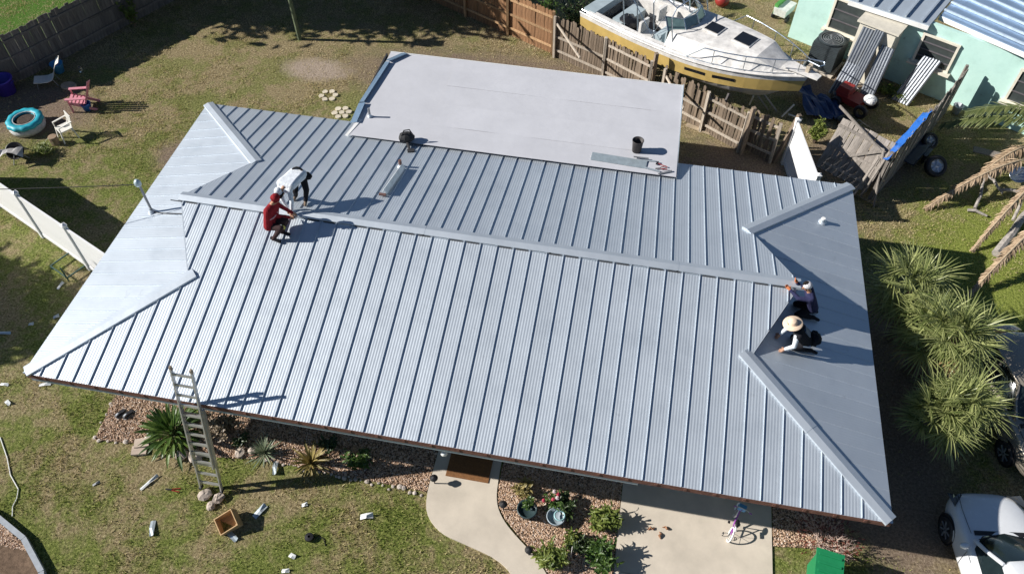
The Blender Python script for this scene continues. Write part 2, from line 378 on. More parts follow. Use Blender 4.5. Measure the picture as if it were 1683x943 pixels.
# fascia: weathered wood above, painted board below
for (a, b) in (((.02,.0),(L-.02,.0)), ((L-.0,.02),(L-.0,W-.02)), ((L-.02,W-.0),(.02,W-.0)), ((.0,W-.02),(.0,.02))):
    MB().bar((a[0],a[1],ZE-.085), (b[0],b[1],ZE-.085), 0.03, 0.15).build('fascia_board', fascia_wood, house)
    c = Vector(((a[0]+b[0])/2, (a[1]+b[1])/2)); cc = Vector((L/2, W/2)); ins = 0.035
    def sh(p): return (p[0]+(ins if p[0] < 1 else -ins if p[0] > L-1 else 0), p[1]+(ins if p[1] < 1 else -ins if p[1] > W-1 else 0))
    a2, b2 = sh(a), sh(b)
    if b[1] == 0 and a[1] == 0: b2 = (13.95, b2[1])      # the painted board is missing over the garage
    MB().bar((a2[0],a2[1],ZE-.235), (b2[0],b2[1],ZE-.235), 0.025, 0.17).build('fascia_board', fascia_blue, house)
rng = random.Random(5)
# rafter tails showing as little blocks on the bare front fascia
for k in range(31):
    x = 0.5+k*0.6
    MB().box((x, -0.018, ZE-.075), (0.06, 0.02, 0.08)).build('rafter_tail', fascia_wood, house)

# standing seam panels, each its own sheet: a tall seam on one edge and five low stiffening ribs
PW = 0.4
def profile(u0, u1):
    pts = [(0.0, 0.0), (0.003, 0.031), (0.010, 0.031), (0.013, 0.0)]
    for k in range(5):
        c = 0.088 + k*0.064
        pts += [(c-0.024, 0.0), (c-0.008, 0.0022), (c+0.008, 0.0022), (c+0.024, 0.0)]
    pts += [(PW-0.0005, 0.0)]
    return pts
def add_panels(n, ulen, mapf, spans, rib_sign=1, first=0.0):
    """spans(u) -> list of (lo, hi) runs up the slope at u; breaks cut the sheet where hips and rakes begin"""
    for i in range(n):
        ua = first + i*PW
        for (b0, b1, lo, hi) in spans:
            s0, s1 = max(ua, b0), min(ua+PW, b1, ulen)
            if s1 - s0 < 0.01: continue
            pr = [(ua+p, h) for (p, h) in profile(0, PW) if s0-1e-6 <= ua+p <= s1+1e-6]
            if not pr or pr[0][0] > s0+1e-4: pr = [(s0, 0.0)] + pr
            if pr[-1][0] < s1-1e-4: pr = pr + [(s1, 0.0)]
            if all(hi(u)-lo(u) < 0.03 for u, h in pr): continue
            A = []; B = []
            for u, h in pr:
                a, b = lo(u), max(hi(u), lo(u)+0.002)
                A.append(mapf(u, a, h*rib_sign)); B.append(mapf(u, b, h*rib_sign))
            MB().loft([A, B], close_ring=False).build('roof_panel', RM, house)
hip = lambda u: u
FB_spans = [
    (0.0, GL, lambda u: -0.012, lambda u: max(0.0, u)),
    (XR0, GL, lambda u: GL+(GL-u)/(GL-XR0)*(YM-GL), lambda u: YM),
    (GL, L-GR, lambda u: -0.012, lambda u: YM),
    (L-GR, XR1, lambda u: GR+(u-(L-GR))/(XR1-(L-GR))*(YM-GR), lambda u: YM),
    (L-GR, L, lambda u: -0.012, lambda u: L-u)]
add_panels(48, L, lambda u, d, h: (u, d, ZE+S*d+h), FB_spans, first=0.0)
add_panels(48, L, lambda u, d, h: (u, W-d, ZE+S*d+h), FB_spans, first=0.12-0.4)
def end_spans(G):
    return [(0.0, G, lambda u: -0.012, lambda u: u), (G, W-G, lambda u: -0.012, lambda u: G), (W-G, W, lambda u: -0.012, lambda u: W-u)]
add_panels(26, W, lambda u, d, h: (d, u, ZE+S*d+h), end_spans(GL+.12), first=-0.2, rib_sign=0.5)
add_panels(26, W, lambda u, d, h: (L-d, u, ZE+S*d+h), end_spans(GR+.12), first=-0.1, rib_sign=0.3)

# folded caps over hips and ridge
def hip_cap(x0, y0, sx, sy, t0, t1, a=0.125, lift=0.042):
    """runs from the eave corner (x0,y0) inwards along (sx,sy)"""
    def P(t, k, up):      # k: -1 wing towards the end plane .. 0 .. +1 wing towards the long plane
        x, y = t + a*k, t - a*k
        return (x0+sx*x, y0+sy*y, ZE + S*(t-a*abs(k)) + up)
    ring = lambda t: [P(t,-1,0.004), P(t,-1,lift), P(t,-0.94,lift+.004), P(t,0,lift+0.012), P(t,0.94,lift+.004), P(t,1,lift), P(t,1,0.004)]
    m = MB().loft([ring(t0), ring((t0+t1)/2), ring(t1)], close_ring=False)
    m.face(ring(t0)); m.face(list(reversed(ring(t1))))
    return m.build('hip_cap', RM, house)
for (cx_, cy_, sx_, sy_, g_, a_) in ((0,0,1,1,GL+.10,.108),(0,W,1,-1,GL+.05,.108),(L,0,-1,1,GR+.12,.112),(L,W,-1,-1,GR+.05,.112)):
    hip_cap(cx_, cy_, sx_, sy_, 0.03, g_*.52+.06, a_); hip_cap(cx_, cy_, sx_, sy_, g_*.52, g_, a_+.002, .047)
def ridge_cap(xa, xb, a=0.145, lift=0.045):
    def ring(x):
        return [(x, YM-a, ZE+RISE-S*a+.012), (x, YM-a, ZE+RISE-S*a+lift), (x, YM-a+.01, ZE+RISE-S*a+lift+.004), (x, YM, ZE+RISE+lift+.01),
                (x, YM+a-.01, ZE+RISE-S*a+lift+.004), (x, YM+a, ZE+RISE-S*a+lift), (x, YM+a, ZE+RISE-S*a+.012)]
    m = MB().loft([ring(xa), ring(xb)], close_ring=False); m.face(ring(xa)); m.face(list(reversed(ring(xb))))
    return m.build('ridge_cap', RM, house)
for (xa, xb, dz) in ((XR0-.02, 4.7, .001), (4.66, 8.2, .004), (8.16, 11.3, .001), (11.26, 14.3, .004), (14.26, XR1+.02, .001)):
    o = ridge_cap(xa, xb); o.location.z = dz
# z-closures between the seams under the front edge of the ridge cap
for i in range(4, 43):
    x = i*PW+0.21
    MB().box((x, YM-.162, ZE+RISE-S*.162+.014), (0.30, 0.012, 0.024)).build('closure', dark_m if i % 3 else RM, house)
# rake edge boards of the two gablets
for pts in (((GL,GL),(XR0,YM)), ((GL,W-GL),(XR0,YM)), ((L-GR,GR),(XR1,YM)), ((L-GR,W-GR),(XR1,YM))):
    (ax, ay), (bx, by) = pts
    MB().bar((ax,ay,zf(ax,ay)-.085), (bx,by,zf(bx,by)-.085), 0.03, 0.12).build('rake_board', fascia_wood, house)
    MB().bar((ax,ay,zf(ax,ay)-.012), (bx,by,zf(bx,by)-.012), 0.05, 0.022).build('rake_edge', RM, house)

# low-slope addition at the back under a white membrane
membrane = mat('white_membrane', (0.53, 0.535, 0.565), rough=0.7, var=0.05, scale=1.1, bump=0.25, bscale=3, spec=0.3, perobj=0.02)
FX0, FX1, FY0, FY1 = 4.78, 14.16, 8.97, 13.33
def fz(y): return 3.02 - 0.035*(y-FY0)
wa = MB()
for (a, b) in (((FX0+.25,9.3),(FX0+.25,FY1-.3)), ((FX0+.25,FY1-.3),(FX1-.25,FY1-.3)), ((FX1-.25,FY1-.3),(FX1-.25,9.3))):
    wa.bar((a[0],a[1],1.33), (b[0],b[1],1.33), 0.15, 2.66)
wa.build('wall', wall_m, house)
def sheet(xa, xb, ya, yb, up, seed):
    """membrane sheet, very slightly uneven"""
    m = MB(); nx, ny = 22, 14; k = 0
    for j in range(ny+1):
        for i in range(nx+1):
            x = xa+(xb-xa)*i/nx; y = ya+(yb-ya)*j/ny
            m.v.append((x, y, fz(y)+up+0.006*noise.noise((x*0.9+seed, y*0.9, 0))))
    for j in range(ny):
        for i in range(nx):
            q = j*(nx+1)+i; m.f.append([q, q+1, q+nx+2, q+nx+1]); m.m.append(0)
    return m.build('roof_sheet', membrane, house, smooth=True)
sheet(FX0, 7.08, FY0+.02, FY1, .014, 1)
for k_, (ya, yb) in enumerate(((FY0,9.92),(9.88,10.92),(10.88,11.92),(11.88,12.82),(12.78,FY1))): sheet(7.0, FX1, ya, yb, .030+.005*(k_ % 2), 2+k_)
fl = MB(); fl.prism([(FX0,FY0),(FX1,FY0),(FX1,FY1),(FX0,FY1)], 2.64, 2.855); fl.build('roof_deck', fascia_blue, house)
MB().bar((FX1+.012,FY0,2.93), (FX1+.012,FY1,2.86), 0.02, 0.2).build('drip_edge', fascia_blue, house)
MB().bar((FX0,FY1+.012,2.84), (FX1,FY1+.012,2.84), 0.02, 0.14).build('drip_edge', white_m, house)
MB().bar((FX0-.03,FY0-.02,3.03), (FX0+.14,9.75,3.02), 0.09, 0.02).build('wall_flashing', white_m, house)
bm = mat('blue_edge_metal', (0.33, 0.47, 0.62), rough=0.35, metal=0.6, var=0.08)
def edge_strip(p, q, w, tilt, name='edge_metal'):
    p, q = Vector(p), Vector(q); d = (q-p).normalized(); sd = Vector((d.y, -d.x, 0)).normalized()*w
    a, b, c_, dd = p, q, q+sd+Vector((0,0,tilt)), p+sd+Vector((0,0,tilt*1.3))
    m = MB().face([a, b, c_, dd]); m.face([a, b, b+Vector((0,0,-.09)), a+Vector((0,0,-.09))]); m.face([dd, c_, c_+Vector((0,0,.035)), dd+Vector((0,0,.035))])
    return m.build(name, bm, house)
edge_strip((4.62,10.55,2.99), (4.78,12.75,2.93), 0.17, 0.03)
edge_strip((4.66,9.55,3.0), (4.62,10.50,2.99), 0.22, 0.05)
edge_strip((4.78,12.85,2.93), (5.2,13.40,2.9), 0.2, 0.03)
MB().bar((4.67,10.0,2.88), (4.70,13.2,2.84), 0.05, 0.15).build('fascia_board', dark_m, house)
pipe_grey = mat('pipe_grey', (0.28, 0.29, 0.30), rough=0.45, metal=0.5)
def vent(x, y, zb, h, r, name='vent_pipe', m=pipe_grey):
    o = MB().tube([(x,y,zb-.02),(x,y,zb+h)], r, 10).build(name, m, house, smooth=False)
    MB().lathe([(r*2.2,zb+.005),(r*1.25,zb+.05),(r*1.02,zb+.10)], 12, (x,y,0)).build('flashing', RM, o)
    return o
vent(5.15, 9.92, 3.02, 0.30, 0.035)
vent(6.73, 7.72, zf(6.73,7.72), 0.24, 0.045, m=mat('rusty_pipe', (0.13, 0.07, 0.06), rough=0.8))
vent(18.02, 8.05, ZE+S*0.98, 0.14, 0.055, m=white_m)
# service mast through the left hip plane
ms = thing('service_mast', 'grey electric service mast standing on the white left roof end', 'mast')
zb = ZE+S*0.62
MB().tube([(0.62,5.15,zb-.02),(0.62,5.15,zb+1.02)], 0.034, 10).build('pipe', pipe_grey, ms)
MB().lathe([(.12,0),(.08,.05),(.045,.12)], 12, (0.62,5.15,zb)).build('flashing', RM, ms)
hd = mat('weatherhead', (0.45, 0.55, 0.58), rough=0.4, metal=0.3)
MB().lathe([(0.0,.14),(.05,.13),(.085,.07),(.09,0.0),(.07,-.05),(.0,-.06)], 12, (0.60,5.15,zb+1.02)).build('weatherhead', hd, ms, smooth=True)
wz = zb+1.0
tag(MB().tube([(0.58+(-14.0-0.58)*t, 5.15+(1.1-5.15)*t, wz+1.4*t-0.9*4*t*(1-t)*0.35) for t in [k/24 for k in range(25)]], 0.011, 5).build('overhead_wire', mat('black_rubber', (0.02,0.02,0.022), rough=0.6)),
    'thin dark power wire running left from the service mast', 'wire')
tag(MB().tube([(0.66,5.15,zb+.04),(0.9,5.1,zb+.08),(1.6,5.0,ZE+S*1.6+.05),(1.95,4.96,ZE+S*1.95+.05)], 0.014, 5).build('guy_wire', MATS['black_rubber']),
    'short dark cable from the service mast foot to the ridge end', 'cable')

# ---------------------------------------------------------------- fences
def wood(name, col, var=0.35, perobj=0.22):
    return mat(name, col, rough=0.9, var=var, scale=5, stretch=(6, 6, 0.7), spec=0.2, perobj=perobj, bump=0.3, bscale=30)
weathered = wood('weathered_wood', (0.20, 0.155, 0.115))
cedar = wood('cedar_wood', (0.27, 0.15, 0.08), perobj=0.12)
oldgrey = wood('old_grey_wood', (0.15, 0.135, 0.125))
greywood = wood('silver_grey_wood', (0.25, 0.225, 0.20))
def picket_mesh(w, h, t, m, dog=True, seed=0):
    c = w*0.28 if dog else 0.0
    poly = [(-w/2,0),(w/2,0),(w/2,h-c),(w/2-c,h),(-w/2+c,h),(-w/2,h-c)]
    b = MB(); n = 6
    F = [(x,-t/2,z) for x,z in poly]; B = [(x,t/2,z) for x,z in poly]
    b.face(F); b.face(list(reversed(B)))
    for i in range(n):
        j = (i+1) % n; b.face([F[j],F[i],B[i],B[j]])
    return b.mesh('picket', m)
def picket_fence(name, label, pts, m, dog=True, h=1.8, w=0.14, gap=0.006, side=1, post_step=2.4, ragged=0.03, lean=0.02, missing=0.0, seed=1, cat='fence', post=True, rails=(0.35,0.95,1.55), rail_m=None):
    rng = random.Random(seed); t = thing(name, label, cat, (pts[0][0], pts[0][1], 0))
    o = Vector((pts[0][0], pts[0][1], 0)); me = [picket_mesh(w, h*k, 0.02, m, dog) for k in (1.0, 0.985, 1.015)]
    acc = 0.0
    for a, b in zip(pts[:-1], pts[1:]):
        a = Vector((a[0],a[1],0)); b = Vector((b[0],b[1],0)); d = b-a; Ls = d.length; d.normalize(); ang = math.atan2(d.y, d.x)
        nrm = Vector((-d.y, d.x, 0))*side
        k = 0; n = int(Ls/(w+gap))
        for k in range(n):
            if rng.random() < missing: continue
            p = a + d*((k+0.5)*Ls/n) - o + nrm*rng.uniform(-.006,.006)
            link('picket', rng.choice(me), t, (p.x, p.y, rng.uniform(-ragged, ragged)*0.6), (rng.gauss(0, lean), rng.gauss(0, lean), ang+rng.gauss(0, lean)), (1, 1, 1+rng.uniform(-ragged, ragged)))
        if post:
            np_ = max(1, round(Ls/post_step))
            for k in range(np_+1):
                p = a + d*(Ls*k/np_) + nrm*0.075 - o
                MB().box((0,0,(h+0.05)/2), (0.09, 0.09, h+0.05)).build('post', rail_m or m, t).location = p
                t.children[-1].rotation_euler = (rng.gauss(0, lean), rng.gauss(0, lean), ang)
        for z in rails:
            MB().bar(a+nrm*0.035-o+Vector((0,0,z*h/1.8)), b+nrm*0.035-o+Vector((0,0,z*h/1.8+rng.uniform(-.03,.03))), 0.04, 0.085).build('rail', rail_m or m, t)
    return t
picket_fence('wooden_fence', 'dark weathered board fence across the back left corner', [(-13.6,8.2),(-11.3,11.1),(-9.55,13.1),(-8.1,15.9),(-6.5,19.1),(-5.3,22.0)], oldgrey, dog=False, h=1.82, w=0.145, gap=-0.006, side=-1, seed=2, lean=0.006, ragged=0.015, post=False)
picket_fence('wooden_fence', 'newer orange brown cedar fence behind the flat roof', [(2.8,21.75),(5.6,20.35),(9.44,18.42)], cedar, h=1.8, w=0.14, side=-1, seed=3, lean=0.006, ragged=0.01, rail_m=wood('pale_rail_wood', (0.42,0.27,0.15)))
picket_fence('wooden_fence', 'sagging grey brown picket fence between flat roof and boat', [(9.54,18.28),(11.5,17.28),(13.2,16.2)], weathered, h=1.7, w=0.095, gap=0.010, side=-1, seed=4, lean=0.014, ragged=0.035, missing=0.0, rail_m=wood('bleached_rail', (0.45,0.39,0.32)))
picket_fence('wooden_fence', 'broken picket fence section under the bow of the boat', [(13.7,15.95),(15.2,14.95),(16.5,14.1)], weathered, h=1.62, w=0.095, gap=0.010, side=-1, seed=5, lean=0.02, ragged=0.06, missing=0.01, rail_m=MATS['bleached_rail'])
picket_fence('wooden_fence', 'short picket fence ending at the white vinyl panel', [(16.6,14.25),(17.55,13.75)], weathered, h=1.65, w=0.095, gap=0.006, side=-1, seed=6, lean=0.03, ragged=0.05, missing=0.0, rail_m=MATS['bleached_rail'])
for i, (p, lab) in enumerate((((13.28,16.32), 'thick grey post in the gap of the picket fence'), ((16.55,13.95), 'thick weathered post beside the short picket fence'), ((17.66,13.72), 'slanting timber brace at the end of the picket fence'))):
    q = MB().box((0,0,1.0), (0.12,0.12,2.0)).build('fence_post', weathered); q.location = (p[0],p[1],0); q.rotation_euler = (0.03,-0.02 if i < 2 else 0.16,0.5)
    tag(q, lab, 'post')
# tall grey fence at the right with the old gate
picket_fence('wooden_fence', 'tall silver grey fence beside the blue tarpaulin and loose wheels', [(20.72,12.5),(22.2,14.9),(23.75,17.6)], greywood, h=1.9, w=0.15, gap=0.004, side=1, seed=7, lean=0.012, ragged=0.03)
def gate(name, label, a, b, h, m, seed, tilt):
    rng = random.Random(seed); a = Vector((a[0],a[1],0)); b = Vector((b[0],b[1],0)); d = (b-a); Ls = d.length; ang = math.atan2(d.y,d.x)
    t = thing(name, label, 'gate', (a.x,a.y,0), ang); t.rotation_euler = (tilt, 0, ang)
    n = int(Ls/0.15); me = picket_mesh(0.142, h, 0.02, m, dog=False)
    for k in range(n):
        link('board', me, t, ((k+.5)*Ls/n, 0, 0.06+rng.uniform(-.02,.02)), (0, rng.gauss(0,.006), 0))
    for z in (0.3, h*0.5, h-0.2): MB().bar((0,-.035,z), (Ls,-.035,z), 0.04, 0.09).build('rail', m, t)
    MB().bar((0.05,-.06,0.3), (Ls-.05,-.06,h-.2), 0.03, 0.09).build('brace', m, t)
    return t
gate('wooden_gate', 'grey board gate leaning back behind the roof corner', (19.0,13.75), (20.55,12.75), 1.75, greywood, 1, -0.5)
for i, (a, b, lab) in enumerate((((20.35,12.55,.1),(20.62,12.62,1.9),'loose grey plank propped nearest the roof corner'), ((20.75,12.2,.0),(20.5,12.85,1.8),'loose grey plank leaning at the tall fence end'), ((20.1,12.5,.05),(20.45,12.8,1.5),'short plank propped against the gate'))):
    tag(MB().bar(a, b, 0.14, 0.03, up=(1,0,0)).build('loose_plank', greywood), lab, 'plank')
lt = thing('lattice_panel', 'old grey lattice lying between the roof corner and the leaning gate', 'lattice', (19.25,13.0,0.2), -0.57); lt.rotation_euler = (-0.7, 0, -0.57)
for k in range(11):
    MB().bar((k*0.15,0,0), (k*0.15+.55,0.6,0), 0.03, 0.008).build('slat', greywood, lt); MB().bar((k*0.15+.55,0,.012), (k*0.15,0.6,.012), 0.03, 0.008).build('slat', greywood, lt)
# white vinyl fences
vinyl = mat('white_vinyl', (0.80, 0.80, 0.80), rough=0.4, var=0.04, scale=2)
def vinyl_fence(label, a, b, h=1.8, n=2):
    a = Vector((a[0],a[1],0)); b = Vector((b[0],b[1],0)); d = b-a; Ls = d.length; ang = math.atan2(d.y,d.x)
    t = thing('vinyl_fence', label, 'fence', (a.x,a.y,0), ang)
    for k in range(n+1):
        p = MB().box((0,0,h/2+.02), (.125,.125,h+.04)).build('post', vinyl, t); p.location = (Ls*k/n,0,0)
        c = MB().box((0,0,h+.06), (.15,.15,.04)).box((0,0,h+.105), (.13,.13,.05), top=0.1).build('cap', vinyl, p)
    for k in range(n):
        x0 = Ls*k/n+.063; x1 = Ls*(k+1)/n-.063
        MB().bar((x0,0,h-.08),(x1,0,h-.08), .05, .14).build('rail', vinyl, t); MB().bar((x0,0,.15),(x1,0,.15), .05, .14).build('rail', vinyl, t)
        nb = int((x1-x0)/.152); me = MB().box((0,0,(h-.15+.22)/2), (.149,.022,h-.15-.22)).mesh('board', vinyl)
        for j in range(nb): link('board', me, t, (x0+(j+.5)*(x1-x0)/nb, 0, 0))
    return t
vinyl_fence('long white vinyl privacy fence left of the house', (-8.6,7.88), (-0.35,4.17), n=4)
vinyl_fence('white vinyl fence panel behind the right back roof corner', (17.95,13.72), (18.45,11.2), n=1)

# ---------------------------------------------------------------- back yard on the left
post_m = mat('mossy_post', (0.12, 0.15, 0.085), rough=0.9, var=0.4, scale=8)
pl = thing('yard_pole', 'leaning green grey pole in the back lawn with long shadow', 'pole', (-0.44,17.5,0)); pl.rotation_euler = (0.04, 0.0, 0)
MB().tube([(0,0,-.1),(0,0,1.5),(0,0,2.75)], [.085,.08,.075], 8).build('post', post_m, pl)
MB().box((0.0,0,2.75), (.75,.45,.08)).box((0.0,0,2.95), (.4,.35,.3)).build('feeder', post_m, pl)
stone = mat('pale_stone', (0.62, 0.55, 0.43), rough=0.9, var=0.15, scale=7, bump=0.4, bscale=25, perobj=0.1)
rng = random.Random(8)
for ri, (cx, cy, nm) in enumerate((( *(1.83, 14.31, 0)[:2], 'in the ring farther from the flat roof'), (*(2.61, 13.47, 0)[:2], 'in the ring nearer the flat roof'))):
    pos = [(0,0)] if ri else []
    pos += [(0.25*math.cos(a+.3), 0.25*math.sin(a+.3)) for a in [2*math.pi*k/6 for k in range(6)]]
    for k, (dx, dy) in enumerate(pos):
        poly = [(0.11*rng.uniform(.85,1.1)*math.cos(a), 0.10*rng.uniform(.85,1.1)*math.sin(a)) for a in [2*math.pi*j/11 for j in range(11)]]
        o = MB().prism(poly, 0, 0.05).build('stepping_stone', stone); o.location = (cx+dx, cy+dy, 0)
        tag(o, 'round pale stepping stone '+nm, 'stone', 'stepping stones '+nm)
def tub(name, label, cat, loc, prof, m, rim=None, rings=24, tilt=(0,0,0), group=None):
    t = thing(name, label, cat, loc, 0, group); t.rotation_euler = tilt
    o = MB().lathe(prof, rings).build('body', m, t, smooth=True)
    return t
purple = mat('purple_plastic', (0.06, 0.035, 0.36), rough=0.4, var=0.08)
p = tub('storage_tub', 'deep purple plastic tub by the back left fence', 'tub', (-9.67, 12.30, 0), [(0,0.01),(.30,.01),(.36,.55),(.40,.56),(.40,.60),(.345,.60),(.28,.05),(0,.05)], purple)
for s in (-1,1): MB().tube([(s*.40,-.09,.5),(s*.45,-.07,.52),(s*.45,.07,.52),(s*.40,.09,.5)], .012, 6).build('handle', purple, p)
# tyre planter
teal = mat('teal_paint', (0.02, 0.36, 0.46), rough=0.5, var=0.12, scale=5)
tp = thing('tyre_planter', 'bright teal scalloped tyre planter filled with dark soil', 'planter', (-7.80, 10.64, 0))
ring = MB(); n = 48; prof = [(.34,.30),(.36,.40),(.44,.44),(.55,.43),(.60,.37),(.60,.30),(.52,.27),(.42,.26)]
V0 = len(ring.v)
for (r, z) in prof:
    for j in range(n):
        a = 2*math.pi*j/n; q = r*(1+.035*math.cos(12*a)*(1 if r > .4 else .3)); ring.v.append((q*math.cos(a), q*math.sin(a), z))
for i in range(len(prof)):
    for j in range(n):
        i2 = (i+1) % len(prof); j2 = (j+1) % n; ring.f.append([i*n+j, i*n+j2, i2*n+j2, i2*n+j]); ring.m.append(0)
ring.build('tyre', teal, tp, smooth=True)
MB().lathe([(.32,.0),(.56,.02),(.60,.15),(.55,.27),(.36,.27)], 32).build('base', mat('chalky_white', (.45,.46,.46), rough=.8, var=.3, scale=9), tp, smooth=True)
sb = MB(); rg = random.Random(3)
sb.lathe([(0,.36),(.2,.37),(.37,.33)], 20)
sb.build('soil', mat('planter_soil',(.06,.04,.03),rough=.95,var=.6,scale=20,bump=.8,bscale=40), tp)
MB().lathe([(.345,.40),(.35,.425),(.372,.425),(.372,.39)], 32).build('inner_rim', MATS['chalky_white'], tp)
# white plastic armchair
wplast = mat('white_plastic', (0.74, 0.72, 0.66), rough=0.45, var=0.06)
ch = thing('plastic_chair', 'white plastic garden chair beside the teal planter', 'chair', (-6.18, 10.43, 0), rad(-35))
MB().box((0,0,.42), (.44,.44,.03)).build('seat', wplast, ch)
bk = MB()
for k in range(5): bk.bar((-.16+k*.08,.21,.43), (-.18+k*.09,.30,.84), .05, .015, up=(0,1,0))
bk.bar((-.22,.30,.84), (.22,.30,.84), .03, .05); bk.build('backrest', wplast, ch)
for sx in (-1,1):
    for sy in (-1,1): MB().bar((sx*.20,sy*.19,.42), (sx*.25,sy*.25,0), .05, .04, up=(0,1,0)).build('leg', wplast, ch)
    MB().bar((sx*.23,-.2,.62), (sx*.23,.27,.66), .055, .025).bar((sx*.23,-.19,.42), (sx*.23,-.19,.62), .04, .03, up=(0,1,0)).build('armrest', wplast, ch)
# pink adirondack-style chair with a blue tub on the seat front
pinkp = mat('pink_plastic', (0.62, 0.26, 0.31), rough=0.5, var=0.1)
ad = thing('slatted_chair', 'faded pink slatted garden chair in the left back yard', 'chair', (-6.55, 12.05, 0), rad(-72))
for k in range(5): MB().bar((-.2+k*.1,.22,.3), (-.24+k*.12,.52,1.02-.05*abs(k-2)), .085, .02, up=(0,1,0)).build('back_slat', pinkp, ad)
for k in range(5): MB().bar((-.25,-.28+k*.12,.38-k*.02), (.25,-.28+k*.12,.38-k*.02), .10, .02).build('seat_slat', pinkp, ad)
for s in (-1,1):
    MB().bar((s*.31,-.34,.58), (s*.31,.36,.58), .12, .022).build('armrest', pinkp, ad)
    MB().bar((s*.27,-.28,.0), (s*.27,-.28,.58), .08, .03, up=(0,1,0)).build('leg', pinkp, ad); MB().bar((s*.25,-.24,.36), (s*.25,.55,.02), .03, .10).build('leg', pinkp, ad)
bluep = mat('blue_plastic', (0.03, 0.12, 0.42), rough=0.4, var=0.1)
tub('plastic_pail', 'blue and white pail in front of the pink chair', 'pail', (-6.31, 11.95, 0), [(0,.0),(.13,.0),(.17,.26),(.185,.28),(.165,.28),(.125,.03),(0,.03)], bluep)
lightb = mat('sky_blue_plastic', (0.06, 0.28, 0.55), rough=0.4, var=0.1)
bp_ = tub('plant_pot', 'sky blue plant pot in the fence shade', 'pot', (-8.48, 13.80, 0), [(0,.0),(.16,.0),(.22,.36),(.24,.38),(.21,.38),(.18,.3),(0,.3)], lightb)
# reclined white lounge chair (two curved shells)
lg = thing('lounge_chair', 'curved white lounge chair standing in the fence shade', 'chair', (-8.32, 13.08, 0), rad(208))
m = MB()
path = [(.55,.30),(.35,.27),(.1,.25),(-.08,.30),(-.2,.45),(-.30,.70),(-.42,.88),(-.55,.95)]
m.loft([[(x,-.23,z),(x,.23,z),(x+.01,.23,z-.025),(x+.01,-.23,z-.025)] for x,z in path], cap=True)
m.build('seat_shell', wplast, lg, smooth=False)
for s in (-1,1): MB().tube([(.45,s*.2,.27),(.5,s*.22,0)], .015, 6).build('leg', pipe_grey, lg); MB().tube([(-.1,s*.2,.3),(-.2,s*.22,0)], .015, 6).build('leg', pipe_grey, lg)
o = MB().lathe([(0,.0),(.26,.0),(.27,.05),(.25,.09),(0,.09)], 18).build('stump_slice', mat('cut_wood', (.42,.33,.24), rough=.9, var=.2, scale=8)); o.location = (-7.66, 13.02, 0); o.scale = (1.1,.8,1)
tag(o, 'flat oval slice of wood beside the lounge chair', 'wood slice')
lp = thing('lattice_panel', 'small white lattice panel leaning on the dark back fence', 'lattice', (-8.42, 15.32, 0), rad(62)); lp.rotation_euler = (-.25,0,rad(62))
for k in range(6):
    MB().bar((-.3+k*.12-.25,0,.1), (-.3+k*.12+.25,0,.85), .03, .01, up=(0,1,0)).build('slat', white_m, lp); MB().bar((-.3+k*.12+.25,.012,.1), (-.3+k*.12-.25,.012,.85), .03, .01, up=(0,1,0)).build('slat', white_m, lp)
# rusting fire bowl / grill wreck
gr = thing('broken_grill', 'tipped black kettle grill with torn grey cover', 'grill', (-7.18, 9.09, 0), .4)
blk = mat('black_metal', (0.015,0.015,0.017), rough=.45, var=.3)
MB().lathe([(0,-.16),(.2,-.12),(.3,0),(.28,0),(.18,-.1),(0,-.13)], 18, (0,0,.38), Matrix.Rotation(.7,3,'X')).build('bowl', blk, gr, smooth=True)
for a in (0,2.1,4.2): MB().tube([(.1*math.cos(a),.1*math.sin(a),.28),(.3*math.cos(a),.3*math.sin(a),0)], .014, 6).build('leg', pipe_grey, gr)
cv = MB(); rg = random.Random(9)
cv.loft([[(-.45+.16*i, -.35+.1*math.sin(i), .55-.05*abs(i-3)+rg.uniform(-.06,.06)), (-.45+.16*i,-.1,.6+rg.uniform(-.08,.08)), (-.45+.16*i,.12,.42+rg.uniform(-.1,.08)), (-.45+.16*i,.3,.12)] for i in range(6)], close_ring=False)
cv.build('cover', mat('torn_vinyl', (.35,.34,.33), rough=.6, var=.4, scale=5), gr)
o = MB().lathe([(0,0),(.14,0),(.15,.3),(.14,.31),(0,.31)], 10).build('tree_stump', mat('stump_bark', (.28,.2,.13), rough=.95, var=.3)); o.location = (-6.44, 10.06, 0); tag(o, 'small cut stump next to the white plastic chair', 'stump')
o = MB().tube([(0,0,.05),(.05,.02,.12),(.02,.0,.25)], [.08,.06,.05], 8).build('steel_bottle', mat('steel', (.5,.55,.6), rough=.25, metal=.9)); o.location = (-7.66, 13.89, 0); tag(o, 'shiny steel bottle standing behind the pink chair', 'bottle')
# green square frame lying by the vinyl fence
gf = thing('garden_stand', 'dark green square metal stand on the grass by the vinyl fence', 'stand', (0,0,0))
gmm = mat('dark_green_metal', (.03,.07,.055), rough=.5)
Q = [(-3.49, 4.87, 0.15), (-2.77, 4.54, 0.15), (-2.47, 5.14, 0.15), (-3.19, 5.54, 0.15)]
for k in range(4):
    MB().bar(Q[k], Q[(k+1)%4], .035, .035).build('bar', gmm, gf); q = Q[k]; MB().bar((q[0],q[1],0),(q[0],q[1],.6 if k in (1,2) else .16), .03, .03).build('leg', gmm, gf)

